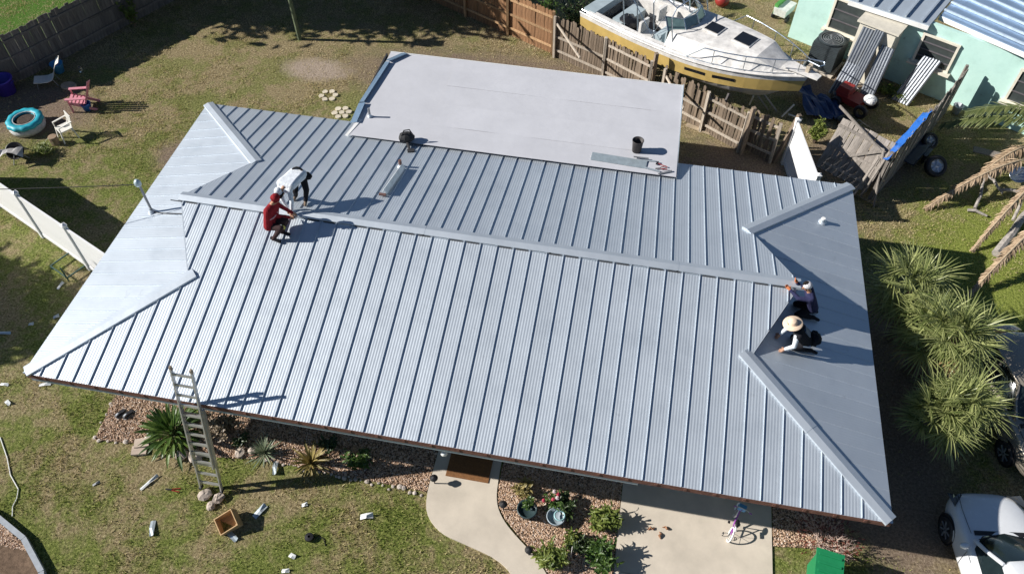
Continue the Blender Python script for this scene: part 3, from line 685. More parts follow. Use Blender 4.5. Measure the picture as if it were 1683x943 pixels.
# ---------------------------------------------------------------- boat behind the fence
def boat():
    Lb, B = 8.3, 2.95
    st = Vector((11.05, 19.75, 0)); bow = Vector((18.2, 15.35, 0)); ax = (bow-st); Lb = ax.length; ang = math.atan2(ax.y, ax.x)
    t = thing('motor_boat', 'yellow hulled white cabin cruiser propped up behind the picket fence', 'boat', (st.x, st.y, 0.22), ang)
    gel = mat('boat_gelcoat', (0.66, 0.64, 0.61), rough=0.45, var=0.25, scale=3.5, coat=0.2)
    yel = mat('yellow_hull', (0.53, 0.38, 0.13), rough=0.35, var=0.12, scale=2, coat=0.3)
    navy = mat('tinted_glass', (0.012, 0.014, 0.018), rough=0.12, spec=0.6)
    blu = mat('cockpit_liner', (0.36, 0.43, 0.46), rough=0.5, var=0.12, scale=3)
    def hw(u): return (B/2)*(1-max(0,(u-0.45)/0.55)**2.3) * (0.92+0.08*min(1,u/0.3))
    def sheer(u): return 1.62 + 0.55*u**1.8
    def keel(u): return 0.42 + 1.1*max(0,(u-0.72)/0.28)**2.0
    us = [k/20 for k in range(21)]
    def ring(u):
        w = max(hw(u), .02); zs = sheer(u); zk = keel(u); zc = zk + (zs-zk)*0.36; x = u*Lb; xs = 0.0
        r = 0.55*max(0,(u-.6)/.4)**2
        return [(x-r*0.9,0,zk), (x-r*.7,-w*.78,zc), (x-r*.55,-w*.86,zc+.10), (x-.25*r,-w*.96,zs-.66), (x-.1*r,-w*.985,zs-.22), (x,-w,zs),
                (x,w,zs), (x-.1*r,w*.985,zs-.22), (x-.25*r,w*.96,zs-.66), (x-r*.55,w*.86,zc+.10), (x-r*.7,w*.78,zc)]
    h = MB(); R_ = [ring(u) for u in us]; n = 11; k0 = len(h.v)
    for r in R_: h.v.extend(r)
    for i in range(20):
        for j in range(n):
            if j == 5: continue
            j2 = (j+1) % n; h.f.append([i*n+j, (i+1)*n+j, (i+1)*n+j2, i*n+j2])
            h.m.append(1 if j in (3,7) else 0)
    h.f.append(list(range(n))); h.m.append(0)
    h.build('hull', [gel, yel], t)
    # rub rail
    for s in (-1, 1):
        MB().tube([(u*Lb, s*(max(hw(u),.02)+.015), sheer(u)-.02) for u in us], .03, 6).build('rub_rail', gel, t)
        MB().tube([(u*Lb, s*(max(hw(u),.02)-.10), sheer(u)+.02) for u in us[:-1]], .018, 5).build('toe_rail', MATS['steel'], t)
    # foredeck: from u=.5 to the bow, crowned, raised cabin trunk
    d = MB()
    def drow(u):
        w = max(hw(u)-.01,.01); out = []
        for k in range(13):
            y = -w + 2*w*k/12; q = abs(y)/max(w,.01)
            trunk = 0.42*max(0,min(1,(0.80-q)/0.14))*max(0,min(1,(0.90-u)/0.10)) if u < .9 else 0
            out.append((u*Lb, y, sheer(u)+.05*(1-q*q)+trunk))
        return out
    dus = [.43+.57*k/26 for k in range(27)]
    d.loft([drow(u) for u in dus], close_ring=False)
    d.build('foredeck', gel, t, smooth=False)
    # side decks and transom deck round the cockpit
    for s in (-1,1):
        MB().loft([[(u*Lb, s*hw(u), sheer(u)+.005),(u*Lb, s*(hw(u)-.34), sheer(u)+.03),(u*Lb, s*(hw(u)-.36), sheer(u)-.75)] for u in [.03+.41*k/10 for k in range(11)]], close_ring=False).build('side_deck', gel, t)
    MB().box((.25,0,1.52), (.5,2.3,.28)).build('transom_deck', blu, t)
    MB().box((2.0,0,.92), (3.2,2.0,.05)).build('cockpit_floor', mat('dark_sole', (.05,.05,.055), rough=.7), t)
    MB().box((3.50,0,1.55), (.06,2.0,1.15)).build('bulkhead', blu, t)
    MB().box((3.4,.55,1.25), (.16,.6,.6)).build('companion_door', navy, t)
    MB().box((1.25,.0,1.18), (.55,1.3,.48)).build('engine_box', blu, t)
    for y in (-.55,.55):
        MB().box((2.5,y,1.25), (.5,.5,.35)).box((2.28,y,1.6), (.1,.5,.5)).build('helm_seat', gel, t)
    MB().box((3.2,-.55,1.55), (.3,.7,.5), M=Matrix.Rotation(-.3,3,'Y')).build('console', blu, t)
    # windscreen
    for (a, b) in (((3.55,-.95),(4.1,-.62)), ((4.1,-.62),(4.25,0)), ((4.25,0),(4.1,.62)), ((4.1,.62),(3.55,.95))):
        za, zb_ = 2.05, 2.55
        MB().face([(a[0],a[1],za),(b[0],b[1],za),(b[0]-.28,b[1]*.9,zb_),(a[0]-.28,a[1]*.9,zb_)]).build('windscreen_pane', mat('screen_glass', (.10,.16,.16), rough=.1, spec=.8), t)
        MB().tube([(a[0],a[1],za),(a[0]-.28,a[1]*.9,zb_),(b[0]-.28,b[1]*.9,zb_),(b[0],b[1],za)], .022, 6).build('windscreen_frame', MATS['steel'], t)
    # deck hatches
    for (x, w_, nm) in ((4.75,.5,'hatch'), (5.95,.58,'hatch')):
        hh = MB().box((x,0,sheer(x/Lb)+.50), (w_+.10,w_+.10,.06)).build(nm, gel, t); MB().box((x,0,sheer(x/Lb)+.542), (w_,w_,.03)).build('hatch_glass', navy, hh)
    # portlights on the yellow topside
    for u in (.60,.72):
        for s in (-1,):
            ra, rb = ring(u-.045), ring(u+.045)
            def mixp(r, f): a, b = Vector(r[3]), Vector(r[4]); p = a.lerp(b, f); return p + Vector((0,-.012,0.006))
            MB().face([mixp(ra,.45), mixp(rb,.45), mixp(rb,.72), mixp(ra,.72)]).build('portlight', navy, t)
    # bow pulpit
    steel = MATS['steel']
    for s in (-1,1):
        rail = [(u*Lb, s*(max(hw(u)-.06,.05)), sheer(u)+.55) for u in (.62,.7,.78,.86,.93,.98)]
        rail = [(.55*Lb, s*(hw(.55)-.06), sheer(.55)+.05)] + rail + [(Lb+.28, s*.16, sheer(1)+.58)]
        MB().tube(rail, .020, 6).build('bow_rail', steel, t)
        for u in (.66,.78,.88,.96): MB().tube([(u*Lb, s*max(hw(u)-.06,.05), sheer(u)+.03),(u*Lb, s*max(hw(u)-.06,.05), sheer(u)+.55)], .014, 5).build('stanchion', steel, t)
    MB().tube([(Lb+.28,-.16,sheer(1)+.58),(Lb+.36,0,sheer(1)+.58),(Lb+.28,.16,sheer(1)+.58)], .020, 6).build('bow_rail', steel, t)
    MB().prism([(Lb-.8,-.26),(Lb+.35,-.15),(Lb+.35,.15),(Lb-.8,.26)], sheer(1)+.06, sheer(1)+.11).build('anchor_pulpit', gel, t)
    for y in (-.09,.09): MB().box((Lb-.1,y+.1,sheer(1)+.22), (.12,.10,.22)).build('bow_cleat', mat('bare_timber',(.42,.36,.28),rough=.9), t)
    # tubular radar arch and bimini frame over the cockpit
    for (x, hh) in ((1.6,1.5),(2.2,1.62),(2.9,1.55),(3.7,1.2)):
        w = 1.12
        MB().tube([(x+.2,-w,1.75),(x-.05,-w*.95,1.75+hh*.8),(x-.1,-w*.7,1.75+hh),(x-.1,w*.7,1.75+hh),(x-.05,w*.95,1.75+hh*.8),(x+.2,w,1.75)], .024, 6).build('arch_tube', steel, t)
    for y in (-.8,-.25,.3,.8): MB().tube([(1.5,y,3.2),(2.1,y,3.35),(2.8,y,3.28),(3.6,y*.9,2.93)], .018, 5).build('roof_tube', steel, t)
    for s in (-1,1):
        MB().tube([(1.95,s*1.1,2.9),(3.0,s*1.1,1.8),(3.45,s*1.1,2.9)], .016, 5).build('brace_tube', steel, t)
    MB().tube([(2.9,-.1,3.3),(2.9,-.1,5.2)], [.02,.008], 5).build('antenna', white_m, t)
    # cradle
    cr = mat('cradle_steel', (.10,.09,.09), rough=.7)
    for x in (1.5,4.2,6.2):
        for s in (-1,1): MB().tube([(x,s*1.15,-.22),(x,s*.75,.78)], .05, 6).build('boat_stand', cr, t)
    return t
boat()
# ---------------------------------------------------------------- neighbour's house (its lot is turned about 28 degrees)
def aqua_material():
    m, nt, b = new_mat('aqua_stucco')
    tc = N(nt,'ShaderNodeTexCoord'); n1 = N(nt,'ShaderNodeTexNoise', i_Scale=1.3, i_Detail=7.0, i_Roughness=.7); nt.links.new(tc.outputs['Object'], n1.inputs[0])
    col = ramp(nt, n1.outputs[0], [(.27,(.22,.28,.26)),(.35,(.40,.60,.54)),(.48,(.46,.68,.615)),(.7,(.52,.74,.67))])
    nt.links.new(col, b.inputs['Base Color']); b.inputs['Roughness'].default_value = .9
    n2 = N(nt,'ShaderNodeTexNoise', i_Scale=70.0); nt.links.new(tc.outputs['Object'], n2.inputs[0])
    bp = N(nt,'ShaderNodeBump', i_Strength=.3, i_Distance=.02); nt.links.new(n2.outputs[0], bp.inputs['Height']); nt.links.new(bp.outputs[0], b.inputs['Normal'])
    return m
aqua = aqua_material()
NA = rad(-28.5)
nh = thing('neighbour_house', 'aqua stucco house with blue ribbed metal roof at the upper right', 'house', (18.35, 21.35, 0), NA)
def nhl(p):   # world -> local of the neighbour house
    d = Vector((p[0]-18.35, p[1]-21.35)); c, s = math.cos(-NA), math.sin(-NA); return (d.x*c-d.y*s, d.x*s+d.y*c)
blue_roof = mat('blue_roof_metal', (0.20, 0.29, 0.42), rough=0.42, metal=0.45, var=0.08, scale=1.5)
pale_roof = mat('pale_roof_metal', (0.48, 0.55, 0.62), rough=0.4, metal=0.45, var=0.06, scale=1.5)
cream = mat('cream_trim', (0.66, 0.62, 0.52), rough=0.7, var=0.08)
nw = MB(); nw.bar((0.0,0.08,1.3),(2.6,0.08,1.3),.16,2.6); nw.bar((2.6,-.1,1.3),(12.0,-.1,1.3),.16,2.6); nw.bar((0.08,.16,1.3),(.08,8,1.3),.16,2.6); nw.build('wall', aqua, nh)
win_g = mat('dark_window', (0.05,0.06,0.06), rough=.15, spec=.6)
def window(x0, x1, z0, z1, y, nslat=3):
    w = MB().box(((x0+x1)/2, y-.02, (z0+z1)/2), (x1-x0, .04, z1-z0)).build('window', win_g, nh)
    f = MB(); 
    for z in (z0,z1): f.bar((x0-.05,y-.05,z),(x1+.05,y-.05,z),.08,.07)
    for x in (x0,x1): f.bar((x,y-.05,z0),(x,y-.05,z1),.08,.07,up=(0,1,0))
    f.build('frame', cream, w)
    for k in range(1,nslat): MB().bar((x0,y-.055,z0+(z1-z0)*k/nslat),(x1,y-.055,z0+(z1-z0)*k/nslat),.05,.03).build('muntin', mat('bronze_trim',(.12,.11,.12),rough=.5), w)
    MB().box(((x0+x1)/2,y-.12,z0-.06),(x1-x0+.3,.22,.07)).build('sill', cream, w)
window(1.35,2.55,1.0,2.2,0.0); window(4.7,5.9,1.15,2.2,-.18,4); window(8.0,9.4,1.0,2.2,-.18)
# cream utility closet jutting out of the wall
uc = MB(); uc.box((3.35,-.62,1.15),(1.3,1.0,2.3)); uc.build('utility_closet', cream, nh)
MB().box((3.35,-.62,2.34),(1.5,1.2,.07)).build('closet_roof', mat('cream_roof',(.60,.56,.47),rough=.8,var=.1), nh)
# roofs: pale low porch roof on the left, blue hip roof on the right
def roof_plane(pts, m, ribdir, nrib, name='roof', sub='roof_rib', rm=None):
    o = MB().face(pts).face([(p[0],p[1],p[2]-.06) for p in reversed(pts)])
    for i in range(len(pts)):
        a, b = pts[i], pts[(i+1)%len(pts)]; o.face([(a[0],a[1],a[2]-.16),(b[0],b[1],b[2]-.16),b,a])
    ob = o.build(name, m, nh)
    a, b, c_, d = [Vector(p) for p in pts]
    for k in range(nrib):
        f = (k+.5)/nrib
        p, q = (a.lerp(d,f), b.lerp(c_,f)) if ribdir == 0 else (a.lerp(b,f), d.lerp(c_,f))
        MB().bar(p+Vector((0,0,.05)), q+Vector((0,0,.05)), .06, .07).build(sub, rm or m, ob)
    return ob
def nz(px, py, z): return (0,0,0)
A = nhl((19.94, 19.79, 2.62)); Bp = nhl((22.34, 18.74, 2.62)); Cp = nhl((22.79, 19.45, 2.66)); Dp = nhl((25.28, 16.71, 2.66))
roof_plane([(A[0]-.2,A[1],2.62),(Bp[0],Bp[1],2.62),(Bp[0]+.1,Bp[1]+3.4,3.05),(A[0]-.2,A[1]+3.4,3.05)], pale_roof, 1, 5)
roof_plane([(Cp[0],Cp[1],2.66),(Dp[0]+.4,Dp[1],3.05),(Dp[0]-1.4,Dp[1]+5.0,3.8),(Cp[0]+.4,Cp[1]+5.0,3.6)], blue_roof, 0, 11, rm=mat('rib_light',(.50,.60,.70),rough=.4,metal=.3))
roof_plane([(Dp[0]+.4,Dp[1],3.05),(Dp[0]+5.0,Dp[1],2.75),(Dp[0]+5,Dp[1]+5.0,3.38),(Dp[0]-1.4,Dp[1]+5.0,3.8)], blue_roof, 1, 14, rm=MATS['rib_light'])
MB().bar((Dp[0]+.4,Dp[1],3.10),(Dp[0]-1.4,Dp[1]+5.0,3.87),.16,.04).build('hip_cap', MATS['rib_light'], nh)
MB().bar((Cp[0],Cp[1]-.02,2.54),(Dp[0]+.4,Dp[1]-.02,2.93),.03,.16).build('fascia_board', white_m, nh)
MB().bar((A[0]-.2,A[1]-.02,2.51),(Bp[0],Bp[1]-.02,2.51),.03,.16).build('fascia_board', white_m, nh)
# corrugated sheets leaning on the wall
galv = mat('galvanised_sheet', (0.22,0.24,0.27), rough=.4, metal=.6, var=.12, scale=3)
def leaning_sheet(label, x, w, y_foot, y_top, ztop, rolls, shift=0):
    t = thing('roofing_sheet', label, 'roofing sheet'); t.parent = None
    c, s = math.cos(NA), math.sin(NA)
    def wl_(p): return (18.35+p[0]*c-p[1]*s, 21.35+p[0]*s+p[1]*c, p[2])
    a = []; b = []; n = rolls*2
    for k in range(n+1):
        xx = x+w*k/n; h = .035*(k % 2)
        a.append(wl_((xx+shift, y_foot-h, .04))); b.append(wl_((xx, y_top-h, ztop)))
    MB().loft([a,b], close_ring=False).build('sheet', galv, t)
    MB().loft([[(p[0]+.002,p[1]+.012,p[2]) for p in a],[(p[0]+.002,p[1]+.012,p[2]) for p in b]], close_ring=False).build('back_sheet', galv, t)
    return t
leaning_sheet('narrow grey roofing sheet leaning left on the cream closet', 2.85, .42, -2.0, -1.16, 2.2, 4)
leaning_sheet('long ribbed roofing sheet leaning in the middle of the cream closet', 3.28, .34, -2.3, -1.16, 2.28, 4, .0)
leaning_sheet('grey roofing sheet leaning right on the cream closet', 3.66, .48, -2.2, -1.16, 1.8, 5, .15)
leaning_sheet('short grey sheet low against the leaning stack', 2.9, .5, -2.35, -1.75, 1.1, 5, -.1)
leaning_sheet('ribbed grey roofing sheets leaning on the aqua wall below the dark window', 5.0, .62, -1.25, -.3, 1.5, 6, -.25)
# air conditioner
ac = thing('air_conditioner', 'dark round-topped air conditioning unit beside the aqua wall', 'air conditioner', (19.60, 19.65, 0), NA); ac.scale = (1.2,1.2,1.2)
acm = mat('ac_dark', (.035,.045,.05), rough=.55, var=.2)
MB().box((0,0,.03),(1.0,1.0,.06)).build('pad', conc, ac)
MB().box((0,0,.50),(.82,.82,.86)).build('cabinet', acm, ac)
lv = MB()
for k in range(14):
    z = .12+k*.055
    for s in (-1,1): lv.bar((-.41,s*.415,z),(.41,s*.415,z),.02,.02); lv.bar((s*.415,-.41,z),(s*.415,.41,z),.02,.02)
lv.build('louvre', acm, ac)
MB().lathe([(.40,.93),(.42,.97),(.36,.99),(.33,.95)],28).build('fan_ring', acm, ac)
for k in range(5): MB().lathe([(.07*k+.05,.985),(.07*k+.06,.99),(.07*k+.07,.985)],20).build('grille_ring', pipe_grey, ac)
for k in range(4):
    a = k*math.pi/2+.4; MB().face([(.04*math.cos(a),.04*math.sin(a),.94),(.3*math.cos(a),.3*math.sin(a),.95),(.3*math.cos(a+.6),.3*math.sin(a+.6),.91),(.04*math.cos(a+.6),.04*math.sin(a+.6),.92)]).build('fan_blade', pipe_grey, ac)
# ride-on mower: red body, white seat box
mw = thing('riding_mower', 'red riding mower with white cover in the side yard', 'mower', (20.59, 17.23, 0), rad(-35))
red = mat('red_paint', (.28,.03,.025), rough=.4, var=.1)
MB().box((-.25,0,.32),(.9,.62,.22)).build('deck', red, mw)
MB().box((-.55,0,.55),(.5,.5,.3),top=.8).build('hood', red, mw)
MB().box((.38,0,.58),(.62,.6,.40),top=.78).build('seat_cover', white_m, mw, sub=2)
for x, r in ((-.6,.19),(.35,.25)):
    for s in (-1,1):
        w = MB().lathe([(r*.55,-.07),(r*.9,-.08),(r,-.05),(r,.05),(r*.9,.08),(r*.55,.07)],18,(x,s*.4,r),Matrix.Rotation(math.pi/2,3,'X'),closed=True).build('wheel', MATS['black_rubber'], mw, smooth=True)
MB().tube([(-.25,0,.5),(-.1,0,.85)],.02,6).lathe([(.14,0),(.155,.02),(.17,0)],16,(-.1,0,.86)).build('steering_wheel', blk, mw)
# other clutter in that yard
pk = tub('plant_pot', 'salmon pink pot beside the tall grey fence', 'pot', (23.48, 18.73, 0), [(0,0),(.22,0),(.30,.42),(.33,.46),(.28,.46),(.2,.05),(0,.05)], mat('salmon_clay',(.72,.36,.30),rough=.7,var=.1))
ht = thing('folding_frame', 'thin bent metal frame on the dirt by the mower', 'frame')
MB().tube([(20.34, 16.06, 0.02),(20.52, 16.12, 0.35),(20.97, 16.25, 0.02)],.014,5).tube([(20.45, 15.95, 0.02),(20.63, 15.97, 0.35),(21.09, 16.14, 0.02)],.014,5).build('tubing', pipe_grey, ht)
def tarp(label, corners, m, amp, seed, name='tarpaulin'):
    rg = random.Random(seed); a,b,c_,d = [Vector(p) for p in corners]; mm = MB(); n1,n2 = 12,4; 
    rows = []
    for i in range(n1+1):
        f = i/n1; p = a.lerp(b,f); q = d.lerp(c_,f)
        rows.append([p.lerp(q,j/n2)+Vector((rg.uniform(-amp,amp),rg.uniform(-amp,amp),rg.uniform(-amp,amp)*1.3)) for j in range(n2+1)])
    mm.loft(rows, close_ring=False)
    return tag(mm.build(name, m), label, 'tarpaulin')
tarp('bright blue tarpaulin hanging over the tall grey fence', [(20.55, 12.23, 1.93),(22.17, 14.87, 1.93),(22.11, 15.38, 1.45),(20.55, 12.78, 1.45)], mat('blue_tarp',(.02,.14,.52),rough=.45,var=.15), .03, 3)
tarp('crumpled dark blue tarpaulin in the shade below the bow', [(18.23, 17.83, 0.5),(19.78, 17.27, 0.2),(20.37, 16.30, 0.1),(18.85, 16.27, 0.3)], mat('navy_tarp',(.03,.06,.14),rough=.5,var=.3), .09, 4)
# loose wheels and a dark trailer in the fence shade
def loose_wheel(label, loc, r, tilt):
    t = thing('loose_tyre', label, 'wheel', loc); t.rotation_euler = tilt
    MB().lathe([(r*.62,-.1),(r*.9,-.115),(r,-.07),(r,.07),(r*.9,.115),(r*.62,.1)],26,closed=True).build('tyre', MATS['black_rubber'], t, smooth=True)
    rm = MB().lathe([(r*.62,.09),(r*.58,.06),(r*.5,.0),(r*.2,.03),(0,.05)],26).build('rim', mat('alloy',(.55,.57,.60),rough=.3,metal=.7), t, smooth=True)
    for k in range(5):
        a = 2*math.pi*k/5; MB().box((r*.38*math.cos(a),r*.38*math.sin(a),.03),(r*.42,r*.13,.05),rz=a).build('spoke', MATS['alloy'], rm)
    return t
loose_wheel('larger loose alloy wheel standing in the tall fence shade', (22.79, 14.14, 0.35), .36, (.75,0,.3))
loose_wheel('smaller loose wheel behind the larger one by the tall fence', (22.76, 15.40, 0.35), .29, (.75,.0,.5))
tr = thing('utility_trailer', 'dark blue grey utility trailer parked in shade along the tall fence', 'trailer', (22.2,14.8,0), rad(58)); tr.scale = (.62,.62,.7)
trm = mat('trailer_blue',(.03,.05,.085),rough=.4,metal=.3)
MB().box((0,0,.5),(2.3,1.0,.06)).build('bed', trm, tr)
for s in (-1,1): MB().box((0,s*.5,.68),(2.3,.04,.34)).build('side_panel', trm, tr); MB().box((.2,s*.62,.62),(.8,.22,.04)).build('mudguard', trm, tr)
MB().bar((1.15,0,.5),(2.1,0,.42),.08,.08).build('drawbar', trm, tr)
for s in (-1,1): MB().lathe([(.16,-.08),(.27,-.09),(.3,-.05),(.3,.05),(.27,.09),(.16,.08)],20,(.2,s*.62,.3),Matrix.Rotation(math.pi/2,3,'X'),closed=True).build('wheel', MATS['black_rubber'], tr, smooth=True)
# things at the top edge
kr = thing('red_canister', 'round red fuel canister at the top edge behind the boat', 'canister', (15.72, 23.08, 0))
MB().ball((0,0,.26),(.3,.3,.26),14,9).build('tank', red, kr, smooth=True); MB().lathe([(.06,.5),(.06,.58),(0,.58)],10).build('cap', blk, kr)
gb = thing('garden_cart', 'small white and green garden cart at the top edge by the aqua wall', 'cart', (18.16, 22.65, 0), rad(60))
MB().box((0,0,.42),(.8,.5,.3),top=1.1).build('tray', mat('worn_white',(.6,.62,.58),rough=.6,var=.2), gb); MB().box((.0,.22,.48),(.75,.14,.42)).build('side', mat('leaf_green_paint',(.08,.28,.06),rough=.5), gb)
for s in (-1,1): MB().lathe([(.08,-.04),(.15,-.04),(.16,0),(.15,.04),(.08,.04)],14,(-.2,s*.3,.16),Matrix.Rotation(math.pi/2,3,'X'),closed=True).build('wheel', MATS['black_rubber'], gb, smooth=True)
# boards and rubble by the flat roof corner
bdm = mat('old_board',(.40,.32,.22),rough=.9,var=.25,scale=5)
for i,(a,b,lab) in enumerate((((14.51, 15.63, 0.06),(15.60, 14.96, 0.06),'long pale board lying behind the flat roof corner'),((14.67, 15.11, 0.04),(15.52, 14.80, 0.04),'weathered board lying next to the pale one'))):
    tag(MB().bar(a,b,.16,.05).build('board',bdm),lab,'board')

# more clutter: bags, pallet boards, pipes, pails
def lump(label, loc, r, seed, m, name='rubbish_bag', cat='bag'):
    rg = random.Random(seed); o = MB().ball((0,0,r*.6),(r,r*.8,r*.62),10,7,.14,rg).tube([(0,0,r*1.1),(.02,0,r*1.35)],[.05,.02],6).build(name, m, smooth=True); o.location = loc; return tag(o, label, cat)
bagm = mat('bag_black',(.012,.012,.014),rough=.35,var=.3)
lump('black rubbish bag against the aqua wall right of the tall fence', (24.54, 18.46, 0), .4, 1, bagm)
lump('black rubbish bag behind the mower below the closet', (20.04, 17.59, 0), .32, 2, bagm)
lump('dark bag in the shade between the mower and the white vinyl panel', (20.09, 16.20, 0), .3, 3, bagm)
lump('small black bag sitting in the salmon pot corner', (23.88, 19.25, 0), .26, 4, bagm)
for i,(a,b,w_,lab) in enumerate((((20.40, 15.21, 0.05),(21.17, 15.78, 0.05),.18,'tan board flat on the dirt behind the gate'),((20.47, 14.81, 0.05),(21.36, 15.30, 0.05),.2,'rotten brown board beside the gate top'),((19.90, 15.21, 0.05),(20.25, 14.55, 0.05),.16,'grey board lying next to the gate hinge side'),
      ((16.82, 16.29, 0.9),(17.48, 16.43, 0.1),.14,'grey plank propped under the bow'),((17.07, 16.34, 0.9),(17.78, 16.42, 0.1),.14,'second grey plank propped under the bow'),((24.13, 15.20, 0.4),(25.43, 14.93, 0.4),.3,'grey plank shelf in the shade below the green frond'))):
    tag(MB().bar(a,b,w_,.03).build('loose_plank', bdm if i in (0,1) else greywood), lab, 'plank')
for i,(a,b,lab) in enumerate((((17.96, 16.11, 0.1),(18.25, 16.20, 0.6),'white pipe sticking up by the picket fence end'),((16.79, 16.32, 0.3),(16.78, 16.00, 0.9),'white pipe standing under the boat'),((18.20, 16.29, 0.1),(18.59, 15.84, 0.3),'short pale pipe by the vinyl panel'))):
    tag(MB().tube([a,b],.03,8).build('plastic_pipe', white_m), lab, 'pipe')
tub('plastic_pail','white pail under the green palm frond by the wall','pail',(24.10, 17.67, 0),[(0,.0),(.13,.0),(.17,.3),(.185,.32),(.165,.32),(.125,.03),(0,.03)],mat('pail_grey',(.5,.53,.56),rough=.5))
# things thrown into the boat cockpit
lump('dark crumpled tarpaulin heaped in the boat cockpit', (12.1,18.75,1.15), .5, 7, bagm, 'crumpled_tarpaulin', 'tarpaulin')
lump('dark heap beside the engine box in the boat', (12.9,18.75,1.15), .36, 8, bagm, 'crumpled_tarpaulin', 'tarpaulin')
lump('grey cushion pile near the boat helm', (13.2,18.15,1.2), .3, 9, mat('cushion_grey',(.30,.34,.36),rough=.7,var=.3), 'cushion_pile', 'cushions')

# ---------------------------------------------------------------- ladder, box, debris in front of the house
alu = mat('ladder_aluminium', (0.55,0.55,0.54), rough=.38, metal=.6, var=.12, scale=6)
la = thing('extension_ladder', 'aluminium extension ladder leaning on the front eave', 'ladder', (4.1,-0.83,0.14))
foot = Vector((0,0,0)); top = Vector((0,1.05,3.62))
dl = (top-foot).normalized(); nl = Vector((0,-dl.z,dl.y))
def stile(s, a, b, off, w): return MB().bar(foot.lerp(top,a)+Vector((s,0,0))+nl*off, foot.lerp(top,b)+Vector((s,0,0))+nl*off, .03, .085, up=nl).build('stile', alu, la)
for s in (-.25,.25): stile(s*1.06, 0, .70, .0, 1); stile(s*.94, .22, 1.0, .07, 1)
for k in range(8):
    f = .05+k*.085; p = foot.lerp(top,f); MB().bar(p+Vector((-.26,0,0)), p+Vector((.26,0,0)), .06, .035, up=nl).build('rung', alu, la)
for k in range(10):
    f = .26+k*.078; p = foot.lerp(top,f)+nl*.07; MB().bar(p+Vector((-.235,0,0)), p+Vector((.235,0,0)), .06, .03, up=nl).build('rung', alu, la)
for s in (-.265,.265): MB().box((s,0,-.02),(.07,.12,.06)).build('foot_pad', MATS['black_rubber'], la)
for s in (-.235,.235): MB().box(tuple(top+Vector((s,0,.03))+nl*.07),(.04,.07,.12)).build('end_cap', mat('tan_rubber',(.30,.24,.18),rough=.8), la)
rng = random.Random(21)
def rock(label, loc, r, seed, group=None, m=None, cat='rock', name='rock'):
    rg = random.Random(seed); o = MB().ball((0,0,r*.45),(r*1.15,r,r*.6),9,6,.16,rg).build(name, m or mat('rock',(.45,.38,.32),rough=.95,var=.25,scale=8,bump=.5,bscale=18), smooth=False)
    o.location = loc; o.rotation_euler = (0,0,rg.uniform(0,6)); return tag(o, label, cat, group)
for i,(px,py,r,lab) in enumerate(((338,814,.15,'large pale rock under the left ladder foot'),(360,822,.14,'rough rock under the right ladder foot'),(348,834,.11,'smaller rock nearest the wooden box'))):
    rock(lab, {0:(3.98, -0.97, 0),1:(4.33, -1.00, 0),2:(4.22, -1.21, 0)}[i], r, i)
bx = thing('wooden_box', 'open wooden crate lying on the lawn below the ladder', 'crate', (4.86, -1.49, 0), rad(38)); bx.rotation_euler = (0.25,-.3,rad(38))
cw = mat('crate_pine',(.50,.33,.17),rough=.85,var=.2,scale=6,stretch=(1,6,6))
for s in (-1,1):
    MB().box((s*.22,0,.15),(.02,.38,.30)).build('side_board', cw, bx); MB().box((0,s*.2,.15),(.46,.02,.30)).build('end_board', cw, bx)
MB().box((0,0,.012),(.42,.38,.02)).build('bottom', cw, bx)
scrap = mat('scrap_metal',(.46,.52,.55),rough=.4,metal=.4,var=.06)
wscrap = mat('white_scrap',(.58,.60,.60),rough=.5,var=.06)
def offcut(label, p, l, w, ang, bend=.03, m=None, name='metal_offcut', cat='offcut', group=None):
    l, w, bend = l*.9, w*.85, bend*.6; a = MB(); a.loft([[(-l/2,-w/2,.01),(-l/2,0,.015+bend*.2),(-l/2,w/2,.012)],[(0,-w/2,.02+bend),(0,0,.03+bend),(0,w/2,.02+bend)],[(l/2,-w*.4,.015+bend*.4),(l/2,0,.02),(l/2,w*.5,.05+bend)]], close_ring=False)
    a.loft([[(-l/2,-w/2,.005),(-l/2,0,.01+bend*.2),(-l/2,w/2,.006)],[(0,-w/2,.015+bend),(0,0,.024+bend),(0,w/2,.015+bend)],[(l/2,-w*.4,.01+bend*.4),(l/2,0,.015),(l/2,w*.5,.045+bend)]], close_ring=False)
    o = a.build(name, m or scrap); o.location = p; o.rotation_euler = (0,0,ang); return tag(o, label, cat, group)
offcut('bluish metal offcut right of the wooden crate', (5.42, -1.11, 0), .42,.16, rad(62), .05)
offcut('bluish metal offcut just below the wooden crate', (5.01, -1.80, 0), .38,.15, rad(-32), .05)
offcut('upright pale metal offcut alone on the lower left lawn', (3.11, -1.97, 0), .42,.14, rad(-70), .04)
offcut('long narrow white strip on the lawn left of the ladder', (2.51, -0.92, 0), .55,.09, rad(58), .05, wscrap)
offcut('curled white offcut on the open lawn left of the walkway', (7.94, -0.77, 0), .34,.15, rad(12), .12, wscrap)
offcut('pale metal offcut standing by the yucca', (5.36, 0.02, 0), .42,.14, rad(-75), .10)
offcut('pale metal strip under the left end of the front eave', (0.23, 1.45, 0), .5,.13, rad(12), .05)
offcut('thin strip in the grass at the left eave corner', (-1.50, 1.16, 0), .34,.1, rad(15), .03, wscrap)
offcut('white scrap at the far left below the roof corner', (-2.14, 0.47, 0), .22,.12, rad(-30), .04, wscrap)
offcut('small white scrap beside the roof corner on the left lawn', (-2.91, 4.33, 0), .3,.09, rad(80), .03, wscrap)
offcut('white scrap on the shaded grass left of the roof', (-2.42, 3.27, 0), .18,.12, rad(30), .04, wscrap)
offcut('tiny white scrap beyond the left eave', (-2.97, 2.90, 0), .16,.1, rad(10), .03, wscrap)
offcut('pale strip lying at the left picture edge', (-3.52, 2.48, 0), .4,.1, rad(5), .03)
